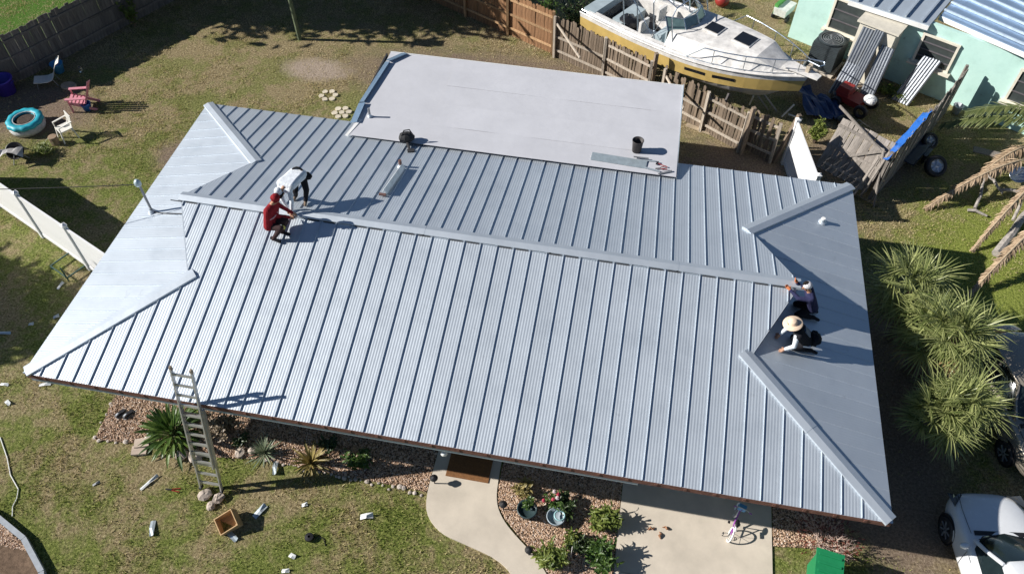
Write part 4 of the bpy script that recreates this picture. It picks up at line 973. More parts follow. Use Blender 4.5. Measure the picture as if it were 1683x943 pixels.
offcut('grey strip in the front lawn left of the garden bed', (1.26, -1.18, 0), .2,.06, rad(40), .03, pipe_grey)
offcut('small white scrap on the lawn near the walkway curve', (6.40, -0.76, 0), .16,.1, rad(20), .04, wscrap)
offcut('white scrap at the bottom edge of the lawn', (6.55, -1.99, 0), .18,.12, rad(-20), .04, wscrap)
offcut('white scrap close to the bottom edge', (6.52, -2.34, 0), .2,.1, rad(10), .04, wscrap)
offcut('small grey white scrap at the lower left edge of the roof shadow', (-2.55, 0.96, 0), .26,.09, rad(0), .03, wscrap)
rg = random.Random(33)
rp_ = thing('red_pliers','red handled tool lying in the grass','tool',(3.13, -0.99, 0),.1)
MB().tube([(0,.02,.03),(.2,.05,.03)],.012,5).tube([(0,-.02,.03),(.2,-.04,.03)],.012,5).build('handle',red,rp_); MB().bar((-.16,0,.03),(0,0,.03),.035,.02).build('jaw',blk,rp_)
cp = thing('cap_with_cord','black cable reel lying on the front lawn','cable',(6.79, -1.51, 0),0)
MB().lathe([(.03,.0),(.10,.02),(.11,.06),(.10,.1),(.03,.11)],14).build('reel',blk,cp); MB().tube([(.1,0,.02),(.2,.08,.015),(.32,.05,.015),(.42,-.1,.015)],.01,5).build('cord',blk,cp)
hs = [(-1.76, -0.47, 0.02),(-1.25, -0.96, 0.02),(-0.91, -1.36, 0.02),(-0.51, -1.66, 0.02),(-0.41, -1.88, 0.02),(-0.39, -2.09, 0.02),(-0.26, -2.31, 0.02)]
tag(MB().tube(hs,.012,6).build('garden_hose', white_m), 'thin white hose curling over the grass at the left edge', 'hose')
# grey edging of the corner bed
ed = thing('bed_edging','grey timber edging of the gravel corner at lower left','edging')
edm = mat('edging_grey',(.34,.37,.40),rough=.8,var=.15)
K = [(-2.2,-2.0,.07),(-0.62,-2.38,.07),(0.38,-2.78,.07),(1.2,-3.4,.07),(1.8,-4.4,.07)]
for a,b in zip(K[:-1],K[1:]): MB().bar(a,b,.12,.16).build('edging_board',edm,ed)
# pavers, shoes, edging stones of the left bed
pv = mat('paver',(.52,.42,.34),rough=.9,var=.12,scale=8)
for i,(p,r,lab) in enumerate((((1.87, 0.01, 0.05),.35,'tan paver at the bed edge nearer the house'),((1.88, -0.18, 0.05),.3,'tan paver at the bed edge nearer the lawn'))):
    o = MB().box((0,0,0),(.36,.24,.07)).build('paver',pv); o.location = (p[0],p[1],.05+(.04 if i==0 else 0)); o.rotation_euler=(0,.06*i,r); tag(o,lab,'paver')
shoe_m = mat('shoe_black',(.03,.03,.035),rough=.6); sole_m = mat('shoe_sole',(.5,.52,.55),rough=.6)
for i,(p,lab) in enumerate((((0.90, 0.69, 0.02),'left one of two dark shoes on the gravel'),((1.11, 0.71, 0.02),'right one of two dark shoes on the gravel'))):
    t = thing('shoe',lab,'shoe',p,rad(70)); b = MB()
    b.loft([[(x,-w,.02),(x,-w*.9,h),(x,w*.9,h),(x,w,.02)] for x,w,h in ((-.13,.03,.09),(-.1,.045,.11),(0,.045,.1),(.08,.055,.07),(.14,.05,.05),(.165,.02,.035))],cap=True); b.build('upper',shoe_m,t)
    MB().box((.015,0,.01),(.3,.1,.02)).build('sole',sole_m,t)
    MB().ball((-.06,0,.105),(.05,.03,.012),8,5).build('opening',sole_m,t)
rng = random.Random(12); k = 0
def edge_stones(P, step, lab, grp, r=.042):
    for a,b in zip(P[:-1],P[1:]):
        a=Vector(a); b=Vector(b); n=max(1,int((b-a).length/step))
        for j in range(n):
            p=a.lerp(b,(j+.5)/n); rock(lab,(p.x+rng.uniform(-.04,.04),p.y+rng.uniform(-.06,.06),0),r*rng.uniform(.6,1.5),rng.randint(0,9999),grp,mat('edge_stone',(.48,.42,.37),rough=.95,var=.2,perobj=.2),name='edging_stone',cat='stone')
edge_stones([(5.0,.17),(6.8,.1),(9.1,.03)],.13,'small pale stone in the row edging the front lawn bed','lawn edging stones')
edge_stones([(.5,1.0),(.6,-.1),(1.5,-.03)],.2,'grey stone edging the left end of the front bed','left bed edging stones',.045)
for i,(p,r,lab) in enumerate((((2.97, -0.10, 0),.16,'rugged rock at the foot of the big leafy plant'),((3.32, -0.08, 0),.17,'dark rock left of the ladder at the bed edge'),((4.36, 0.22, 0),.13,'rock in the shaded bed right of the ladder'),((4.64, 0.35, 0),.12,'small rock next to the yucca'),((2.62, -0.05, 0),.1,'little rock near the tan pavers'))): rock(lab,p,r,50+i)
# door mat, entry
dm = tag(MB().box((10.05,.97,.055),(1.06,.78,.02)).build('door_mat',mat('coir_mat',(.22,.10,.035),rough=.95,var=.2,scale=20,bump=.5,bscale=150)),'brown coir door mat on the front walkway under the eave','door mat')
# path lights
for i,(p,lab) in enumerate((((9.31, 0.34, 0),'dark globe path light left of the walkway'),((11.07, -0.00, 0),'dark globe path light on the right of the walkway'),((11.85, -0.96, 0),'dark path light near the lower leafy shrub'))):
    t = thing('path_light',lab,'path light',p); MB().tube([(0,0,0),(0,0,.25)],.015,6).build('stake',blk,t); MB().ball((0,0,.3),.07,10,7).build('globe',mat('dark_globe',(.08,.03,.04),rough=.3),t,smooth=True); MB().lathe([(.1,.33),(.06,.38),(0,.4)],12).build('cap',blk,t)
# white round lamp on the wall by the entry
wl2 = thing('post_lamp','white round lamp hanging under the eave by the walkway','lamp',(9.72, 0.15, 2.1)); MB().ball((0,0,0),.08,10,7).build('globe',white_m,wl2,smooth=True); MB().tube([(0,0,.08),(0,0,.2)],.02,6).build('stem',white_m,wl2)
# pots in the right bed
teal_p = mat('dark_glazed',(.035,.06,.065),rough=.35,var=.2)
pot1 = tub('plant_pot','dark round pot with a small plant in the right bed','pot',(11.64, -0.00, 0),[(0,0),(.15,0),(.22,.3),(.245,.32),(.215,.32),(.18,.25),(0,.25)],teal_p)
pot2 = tub('plant_pot','grey pot with a coiled rim next to the flowering plants','pot',(12.33, -0.04, 0),[(0,0),(.15,0),(.2,.26),(.225,.28),(.2,.28),(.17,.2),(0,.2)],mat('grey_glaze',(.30,.36,.40),rough=.4,var=.25))
MB().lathe([(.10,.29),(.12,.31),(.14,.29),(.12,.27)],20,(.08,.03,0),closed=True).build('ring',mat('pale_teal',(.30,.50,.52),rough=.4),pot2,smooth=True)
sg = thing('yard_flag','small white and red yard flag between the leafy shrubs','flag',(12.80, -0.82, 0),rad(-50))
MB().tube([(0,0,0),(0,0,.62)],.008,5).build('stake',white_m,sg); f_ = MB(); f_.face([(0,0,.60),(.16,.03,.62),(.30,.0,.58),(.30,.05,.45),(.16,.08,.47),(0,.05,.46)]); f_.build('cloth',white_m,sg); MB().face([(.30,.0,.582),(.16,.03,.623),(.16,.05,.56),(.30,.04,.50)]).build('red_corner',red,sg)
# fallen leaves on the driveway
lf = mat('dry_leaf',(.30,.15,.08),rough=.9)
for i,(p,lab) in enumerate((((14.49, 0.13, 0),'curled dry leaf nearest the shrub shadow on the driveway'),((14.79, -0.03, 0),'dry twig leaf on the driveway'),((14.98, 0.25, 0),'dry curled leaf farther right on the driveway'))):
    o = MB().tube([(0,0,.05),(.05,.06,.09),(.1,.03,.07),(.15,.09,.06)],[.012,.03,.025,.006],5).build('dry_leaf',lf); o.location=p; o.rotation_euler=(0,0,i*1.3); tag(o,lab,'leaf')
# child's bicycle
bk = thing('child_bicycle',"purple and white child's bicycle standing by the garage",'bicycle',(16.39, 0.64, 0),rad(78)); bk.rotation_euler=(.2,0,rad(78)); bk.scale=(.86,.86,.86)
pur = mat('bike_purple',(.30,.07,.36),rough=.35,coat=.3); 
for x,nm in ((-.38,'wheel'),(.38,'wheel')):
    w = MB().lathe([(.19,-.02),(.215,-.022),(.225,0),(.215,.022),(.19,.02)],24,(x,0,.225),Matrix.Rotation(math.pi/2,3,'X'),closed=True).build(nm,white_m,bk,smooth=True)
    for k in range(8):
        a=k*math.pi/4; MB().tube([(x,0,.225),(x+.19*math.cos(a),0,.225+.19*math.sin(a))],.004,4).build('spoke',alu,w)
fr = MB(); fr.tube([(-.38,0,.225),(-.08,0,.25),(-.14,0,.5)],.016,6); fr.tube([(-.08,0,.25),(.25,0,.5)],.02,6); fr.tube([(.22,0,.62),(.38,0,.225)],.016,6); fr.tube([(-.38,0,.225),(-.13,0,.46)],.014,6); fr.build('frame',pur,bk)
MB().ball((-.16,0,.54),(.12,.07,.035),10,6).build('saddle',blk,bk,smooth=True)
MB().tube([(.2,-.24,.70),(.22,-.1,.72),(.22,.1,.72),(.2,.24,.70)],.012,6).build('handlebar',alu,bk)
for s in (-1,1): MB().tube([(.2,s*.17,.70),(.19,s*.26,.70)],.018,6).build('grip',pur,bk); MB().box((-.05,s*.12,.2),(.07,.06,.02)).build('pedal',blk,bk)
MB().box((.30,0,.60),(.14,.2,.14)).build('basket',lightb,bk); MB().tube([(-.2,0,.5),(-.38,0,.52)],.03,6).build('rear_guard',white_m,bk)
for s in (-1,1): MB().lathe([(.05,-.012),(.062,0),(.05,.012)],12,(-.38,s*.16,.062),Matrix.Rotation(math.pi/2,3,'X')).build('training_wheel',blk,bk)
# green wheelie bin
gb_ = thing('wheelie_bin','bright green wheelie bin at the bottom edge beside the driveway','bin',(18.32, -0.31, 0),rad(172)); gb_.scale=(.95,.95,.9); gbm = mat('bin_green',(.012,.21,.08),rough=.45,var=.08)
MB().box((0,0,.5),(.52,.58,.95),top=1.0).build('body',gbm,gb_); b=MB(); b.box((0,0,1.0),(.62,.68,.06)); b.build('lid',gbm,gb_)
for y in (-.2,0,.2): MB().box((0,y,1.045),(.5,.05,.03)).build('lid_ridge',gbm,gb_)
MB().tube([(-.25,.36,1.0),(-.2,.40,1.0),(.2,.40,1.0),(.25,.36,1.0)],.018,6).build('handle',gbm,gb_)
for s in (-1,1): MB().lathe([(.03,-.03),(.1,-.03),(.1,.03),(.03,.03)],14,(s*.28,.28,.1),Matrix.Rotation(math.pi/2,3,'Y'),closed=True).build('wheel',blk,gb_)
# ---------------------------------------------------------------- things left on the roof
bu = thing('bucket','dark bucket standing on the white flat roof','bucket',(13.0,9.88,fz(9.88)+.036))
MB().lathe([(0,0),(.125,0),(.155,.36),(.165,.37),(.165,.39),(.148,.39),(.12,.02),(0,.02)],20).build('pail',mat('bucket_dark',(.035,.03,.03),rough=.6,var=.3),bu,smooth=True)
MB().tube([(-.16,0,.36),(-.13,.10,.26),(0,.15,.2),(.13,.10,.26),(.16,0,.36)],.005,5).build('handle',MATS['steel'],bu)
tbx = thing('tool_bag','black tool bag slumped on the flat roof edge','bag',(6.55,8.98,fz(9.0)+.03),.4)
bg_ = MB(); rg=random.Random(4); bg_.ball((0,.05,.14),(.24,.17,.16),10,7,.12,rg); bg_.build('bag',mat('black_canvas',(.02,.02,.022),rough=.8,var=.4),tbx)
MB().tube([(-.15,0,.25),(-.05,.02,.42),(.1,.02,.42),(.18,0,.25)],.018,6).build('strap',MATS['black_canvas'],tbx); MB().tube([(0,-.1,.05),(.02,-.4,.03)],[.05,.03],7).build('pouch',MATS['black_canvas'],tbx); MB().box((.05,-.42,.03),(.2,.12,.05)).build('tool_holster',MATS['black_canvas'],tbx)
def on_back(px_): return px_
o = MB().box((0,0,0),(1.55,.32,.012)).build('metal_sheet',mat('offcut_sheet',(.40,.47,.50),rough=.4,metal=.4)); o.location=(12.55,9.35,fz(9.3)+.05); o.rotation_euler=(0,0,-.05); tag(o,'flat grey metal sheet lying on the flat roof near the bucket','metal sheet')
snip = thing('tin_snips','red handled snips among scraps on the flat roof corner','tool',(13.72,9.22,fz(9.2)+.05),.3)
MB().tube([(0,.03,.02),(.17,.07,.02)],.014,5).tube([(0,-.03,.02),(.17,-.06,.02)],.014,5).build('handle',red,snip); MB().bar((-.15,0,.02),(0,0,.02),.03,.015).build('blade',blk,snip)
sn2 = thing('hammer','dark hammer lying beside the red snips','hammer',(13.62,9.42,fz(9.4)+.05),-.4); MB().tube([(0,0,.02),(.3,0,.02)],.013,5).build('handle',red,sn2); MB().box((-.01,0,.02),(.04,.12,.035)).build('head',blk,sn2)
for i,(x,y,r_) in enumerate(((13.35,9.5,.1),(13.85,9.08,.5),(13.5,9.12,-.2),(13.15,9.55,.0))):
    o = MB().box((0,0,0),(.42,.05,.01)).build('metal_strip',pipe_grey if i%2 else scrap); o.location=(x,y,fz(y)+.05+.012*i); o.rotation_euler=(0,0,r_); tag(o,['thin strip behind the bucket sheet','strip at the very corner of the flat roof','thin strip next to the red snips','strip nearest the bucket on the flat roof'][i],'metal strip')
# folded trim propped against the rusty vent pipe on the back slope
tm = thing('roof_trim','long pale folded trim piece propped against the rusty vent pipe','trim'); a=Vector((6.80,7.62,zf(6.8,7.62)+.06)); b=Vector((6.73,6.22,zf(6.73,6.22)+.06)); e1=Vector((.03,0,.17))
MB().face([a-Vector((.07,0,0)),b-Vector((.07,0,0)),b+Vector((.03,0,.15)),a+Vector((.03,0,.15))]).face([a+Vector((.03,0,.15)),b+Vector((.03,0,.15)),b+Vector((.10,0,.0)),a+Vector((.10,0,.0))]).build('folded_metal',mat('trim_white',(.66,.70,.70),rough=.45,metal=.2),tm)
MB().box(tuple(b+Vector((.0,-.05,.02))),(.18,.07,.04)).build('end_fold',mat('rusty_pipe',(0,0,0)),tm)

# ---------------------------------------------------------------- workers on the roof
def capsule(b, p0, p1, r0, r1, n=10):
    p0, p1 = Vector(p0), Vector(p1); d = (p1-p0); L_ = d.length; d = d/max(L_,1e-6)
    pts = []; rr = []
    for a in (-1.0,-.8,-.45): pts.append(p0+d*r0*a); rr.append(r0*math.sqrt(max(0.0,1-a*a))+.001)
    for f in (0,.5,1): pts.append(p0.lerp(p1,f)); rr.append(r0+(r1-r0)*f)
    for a in (.45,.8,1.0): pts.append(p1+d*r1*a); rr.append(r1*math.sqrt(max(0.0,1-a*a))+.001)
    b.tube(pts, rr, n)
def person(label, J, skin, shirt, trousers, shoes, hair, glove=None, voxel=.011, torso=None):
    """one continuous body: tapered limbs fused by a voxel remesh; each face takes the cloth of its nearest limb"""
    V = {k: Vector(v) for k, v in J.items()}
    t = thing('person', label, 'person', V['base'])
    segs = []
    def seg(a, b, r0, r1, m): segs.append((Vector(a), Vector(b), r0, r1, m))
    up = (V['neck']-V['hip']).normalized(); side = (V['shR']-V['shL']).normalized(); fw = side.cross(up).normalized()*-1
    if 'face' in V: fw_h = (V['face']-V['head']).normalized()
    else: fw_h = fw
    sd2 = V['hipR']-V['hipL']
    for s, k in ((-.55,0),(-.28,0),(.0,0),(.28,0),(.55,0)):
        seg(V['hip']+side*.10*s*2, V['hip'].lerp(V['neck'],.5)+side*.11*s*2, .12, .115, 6); seg(V['hip'].lerp(V['neck'],.5)+side*.11*s*2, V['hip'].lerp(V['neck'],.86)+side*.13*s*2, .115, .11, 6)
    seg(V['shL'], V['shR'], .07, .07, 1)
    seg(V['neck'], V['head']-(V['head']-V['neck']).normalized()*.05, .055, .05, 0)
    seg(V['head']+fw_h*.0, V['head']+(V['head']-V['neck']).normalized()*.05, .088, .088, 4); seg(V['head']+fw_h*.035, V['head']+fw_h*.035-(V['head']-V['neck']).normalized()*.07, .068, .05, 0)
    seg(V['head']+fw_h*.10-up*.01, V['head']+fw_h*.115-up*.03, .013, .016, 0)           # nose
    for s in (-1,1): seg(V['head']+side*.088*s, V['head']+side*.09*s-up*.03, .016, .014, 0) # ears
    for q in 'LR':
        seg(V['sh'+q], V['el'+q], .066, .054, 1); seg(V['el'+q], V['wr'+q], .053, .042, 1 if not J.get('short') else 0)
        d = (V['wr'+q]-V['el'+q]).normalized(); a = d.cross(Vector((0,0,1))); a = a.normalized() if a.length > .1 else side; c = d.cross(a)
        hm = 5 if glove else 0
        seg(V['wr'+q], V['wr'+q]+d*.07, .036, .038, hm)
        for i, l in enumerate((.075,.085,.08,.06)):
            o = V['wr'+q]+d*.09+a*(.027*(i-1.5)); m1 = o+d*l*.5; seg(o-d*.02, m1, .0115, .0105, hm); seg(m1, m1+d*l*.35-c*l*.3, .0105, .009, hm)
        o = V['wr'+q]+d*.035+a*.035; seg(o, o+d*.03+a*.035, .013, .011, hm); seg(o+d*.03+a*.035, o+d*.065+a*.04, .011, .009, hm)
        seg(V['hip'+q], V['kn'+q], .10, .075, 2); seg(V['kn'+q], V['an'+q], .072, .052, 2)
        f = V['toe'+q]-V['an'+q]; seg(V['an'+q]-f.normalized()*.05, V['toe'+q], .045, .038, 3)
    seg(V['hipL'], V['hipR'], .10, .10, 2)
    b = MB()
    for s_ in segs: capsule(b, *s_[:4])
    tmp = bpy.data.objects.new('body_source', b.mesh('body_source', skin)); C.objects.link(tmp)
    md = tmp.modifiers.new('r','REMESH'); md.mode = 'VOXEL'; md.voxel_size = voxel
    ms_ = tmp.modifiers.new('s','SMOOTH'); ms_.factor = .5; ms_.iterations = 3
    dg = bpy.context.evaluated_depsgraph_get(); me = bpy.data.meshes.new_from_object(tmp.evaluated_get(dg)); bpy.data.objects.remove(tmp)
    me.name = 'body'; me.materials.clear()
    for m in (skin, shirt, trousers, shoes, hair, glove or skin, torso or shirt): me.materials.append(m)
    n = len(me.polygons); cen = np.empty(n*3, np.float32); me.polygons.foreach_get('center', cen); cen = cen.reshape(-1,3)
    best = np.full(n, 1e9); idx = np.zeros(n, np.int32)
    for (p0,p1,r0,r1,m) in segs:
        p0n, p1n = np.array(p0), np.array(p1); d = p1n-p0n; tt = np.clip(((cen-p0n)@d)/max(d@d,1e-9),0,1); q = np.linalg.norm(cen-(p0n+tt[:,None]*d),axis=1)-(r0+(r1-r0)*tt)
        up_ = q < best; best[up_] = q[up_]; idx[up_] = m
    me.polygons.foreach_set('material_index', idx); me.polygons.foreach_set('use_smooth', np.ones(n, bool))
    co = np.empty(len(me.vertices)*3, np.float32); me.vertices.foreach_get('co', co); co = co.reshape(-1,3)-np.array(V['base'],np.float32); me.vertices.foreach_set('co', co.ravel()); me.update()
    o = bpy.data.objects.new('body', me); C.objects.link(o); o.parent = t
    return t, V, up, side, fw, fw_h
skin = mat('skin',(.36,.20,.13),rough=.6,var=.08); skin2 = mat('skin_tan',(.42,.22,.13),rough=.6,var=.08)
def cloth(n, c): return mat(n, c, rough=.9, var=.15, scale=12, bump=.9, bscale=13, spec=.15)
c_white, c_black, c_red, c_navy, c_dark = cloth('white_shirt',(.66,.70,.74)), cloth('black_cloth',(.018,.018,.022)), cloth('red_shirt',(.24,.018,.024)), cloth('navy_shirt',(.028,.03,.075)), cloth('dark_trousers',(.05,.03,.03))
boot = cloth('work_boot',(.20,.15,.11)); hairm = cloth('dark_hair',(.015,.012,.01))
def hat_brim(t, V, c, r, crown, m, name='hat', tilt=None, base=None):
    M = tilt or Matrix.Identity(3)
    o = MB().lathe([(r,-.015),(r*.97,-.002),(r*.55,.0),(crown*1.02,.012),(crown,.07),(crown*.75,.105),(0,.115)],24,Vector(c)-V['base'],M).lathe([(r,-.018),(r*.5,-.006),(crown,.0)],24,Vector(c)-V['base'],M)
    return o.build(name,m,t,smooth=True)
zr = 3.92
# 1: white shirt, black trousers, bent over the ridge
J = dict(base=(4.85,5.45,3.82), hip=(4.86,5.62,4.60), hipL=(4.78,5.60,4.56), hipR=(4.95,5.62,4.56), neck=(4.68,5.14,4.58), shL=(4.54,5.12,4.50), shR=(4.82,5.08,4.50), head=(4.60,4.99,4.46), face=(4.60,4.93,4.36),
  elL=(4.62,4.98,4.26), wrL=(4.75,4.90,4.06), elR=(4.88,4.93,4.28), wrR=(4.86,4.84,4.06), knL=(4.80,5.36,4.24), knR=(5.06,5.44,4.24), anL=(4.66,5.56,3.86), anR=(4.99,5.38,3.90), toeL=(4.66,5.42,3.85), toeR=(5.03,5.25,3.90))
t,V,*_ = person('worker in white long sleeves bending over the ridge cap', J, skin, c_white, c_black, boot, hairm)
MB().tube([tuple(Vector((4.86,5.60,4.63))+Vector((.15*math.cos(a),.10*math.sin(a)*.5,.13*math.sin(a)))-V['base']) for a in [2*math.pi*k/14 for k in range(15)]],.028,6).build('tool_belt',c_black,t)
MB().ball(tuple(Vector((5.06,5.66,4.52))-V['base']),(.12,.09,.11),10,7,.15,random.Random(2)).build('tool_pouch',c_black,t)
hat_brim(t,V,(4.575,4.965,4.53),.10,.085,c_white,'cap')
# 2: red shirt and cap, crouching on the front slope
J = dict(base=(4.62,4.30,3.77), hip=(4.56,4.30,4.13), hipL=(4.58,4.38,4.10), hipR=(4.56,4.22,4.10), neck=(4.62,4.46,4.60), shL=(4.64,4.60,4.54), shR=(4.58,4.33,4.54), head=(4.72,4.52,4.74), face=(4.81,4.54,4.66),
  elL=(4.78,4.66,4.34), wrL=(4.90,4.76,4.10), elR=(4.74,4.40,4.30), wrR=(4.88,4.60,4.08), knL=(4.92,4.38,4.20), knR=(4.86,4.16,4.16), anL=(4.78,4.30,3.86), anR=(4.62,4.10,3.80), toeL=(4.95,4.30,3.82), toeR=(4.79,4.06,3.77))
t,V,*_ = person('worker in red shirt and cap crouching below the ridge', J, skin2, c_red, c_dark, c_black, c_red)
hat_brim(t,V,(4.735,4.52,4.79),.115,.092,c_red,'cap',Matrix.Rotation(.5,3,'Y'))
hv = mat('hi_vis_band',(.62,.34,.34),rough=.6)
MB().tube([tuple(Vector((4.59,4.38,4.36))+Vector((.135*math.cos(a),.205*math.sin(a),.03*math.cos(a)))-V['base']) for a in [2*math.pi*k/16 for k in range(17)]],.016,6).build('belt',hv,t)
MB().ball(tuple(Vector((4.86,4.30,4.05))-V['base']),(.05,.04,.08),8,6).build('glove',mat('yellow_glove',(.55,.50,.12),rough=.7),t)
# 3: navy shirt, kneeling at the gablet, reaching to the ridge
J = dict(base=(17.45,4.80,3.12), hip=(17.46,4.74,3.50), hipL=(17.45,4.82,3.46), hipR=(17.47,4.65,3.46), neck=(17.24,4.66,4.00), shL=(17.22,4.83,3.94), shR=(17.26,4.49,3.94), head=(17.15,4.68,4.17), face=(17.06,4.66,4.12),
  elL=(17.05,4.90,3.90), wrL=(16.98,4.90,4.00), elR=(17.02,4.50,3.92), wrR=(16.84,4.66,3.97), knL=(17.16,4.90,3.26), knR=(17.18,4.58,3.26), anL=(17.56,4.86,3.16), anR=(17.58,4.64,3.16), toeL=(17.68,4.87,3.11), toeR=(17.70,4.63,3.11))
t,V,*_ = person('worker in navy shirt kneeling and reaching for the ridge end', J, skin2, c_navy, c_black, c_black, hairm, glove=mat('orange_glove',(.50,.16,.06),rough=.8))
capm = mat('patterned_cap',(.60,.58,.60),rough=.8,var=.45,scale=30)
MB().ball(tuple(Vector((17.15,4.68,4.21))-V['base']),(.108,.105,.085),14,9).build('cap',capm,t,smooth=True)
# 4: straw hat, white sleeves, dark vest, kneeling on the right hip plane
J = dict(base=(17.2,3.78,3.17), hip=(17.30,3.74,3.46), hipL=(17.29,3.83,3.42), hipR=(17.31,3.65,3.42), neck=(16.98,3.70,3.82), shL=(16.97,3.86,3.77), shR=(16.99,3.54,3.77), head=(16.85,3.69,3.96), face=(16.76,3.68,3.90),
  elL=(16.84,3.88,3.56), wrL=(16.73,3.80,3.44), elR=(16.99,3.42,3.54), wrR=(16.84,3.42,3.40), knL=(17.05,3.86,3.30), knR=(17.06,3.58,3.29), anL=(17.45,3.86,3.20), anR=(17.46,3.64,3.20), toeL=(17.58,3.86,3.14), toeR=(17.59,3.64,3.14))
t,V,*_ = person('worker in straw hat and dark vest kneeling on the right roof end', J, skin, c_white, c_black, c_black, hairm, torso=c_black)
straw = mat('straw',(.72,.55,.40),rough=.85,var=.12,scale=20)
hat_brim(t,V,(16.84,3.69,4.01),.215,.10,straw,'straw_hat',Matrix.Rotation(-.25,3,'Y'))
vs = MB(); 
A_ = Vector((17.30,3.74,3.47))-V['base']; B_ = Vector((17.02,3.70,3.80))-V['base']
capsule(vs, A_+Vector((0,.08,0)), B_+Vector((0,.08,0)), .135,.128,12); capsule(vs, A_-Vector((0,.08,0)), B_-Vector((0,.08,0)), .135,.128,12); vs.build('vest',c_black,t,smooth=True)
MB().box(tuple(A_.lerp(B_,.5)+Vector((.06,-.02,.13))),(.22,.16,.05),M=Matrix.Rotation(.85,3,'Y')).build('back_pocket',mat('slate_cloth',(.12,.15,.20),rough=.6),t)
MB().ball(tuple(A_+Vector((.16,.0,.05))),(.13,.2,.12),10,7,.15,random.Random(5)).build('tool_belt',c_black,t); MB().box(tuple(A_+Vector((-.02,-.22,.02))),(.16,.06,.05)).build('tape_measure',MATS['steel'],t)

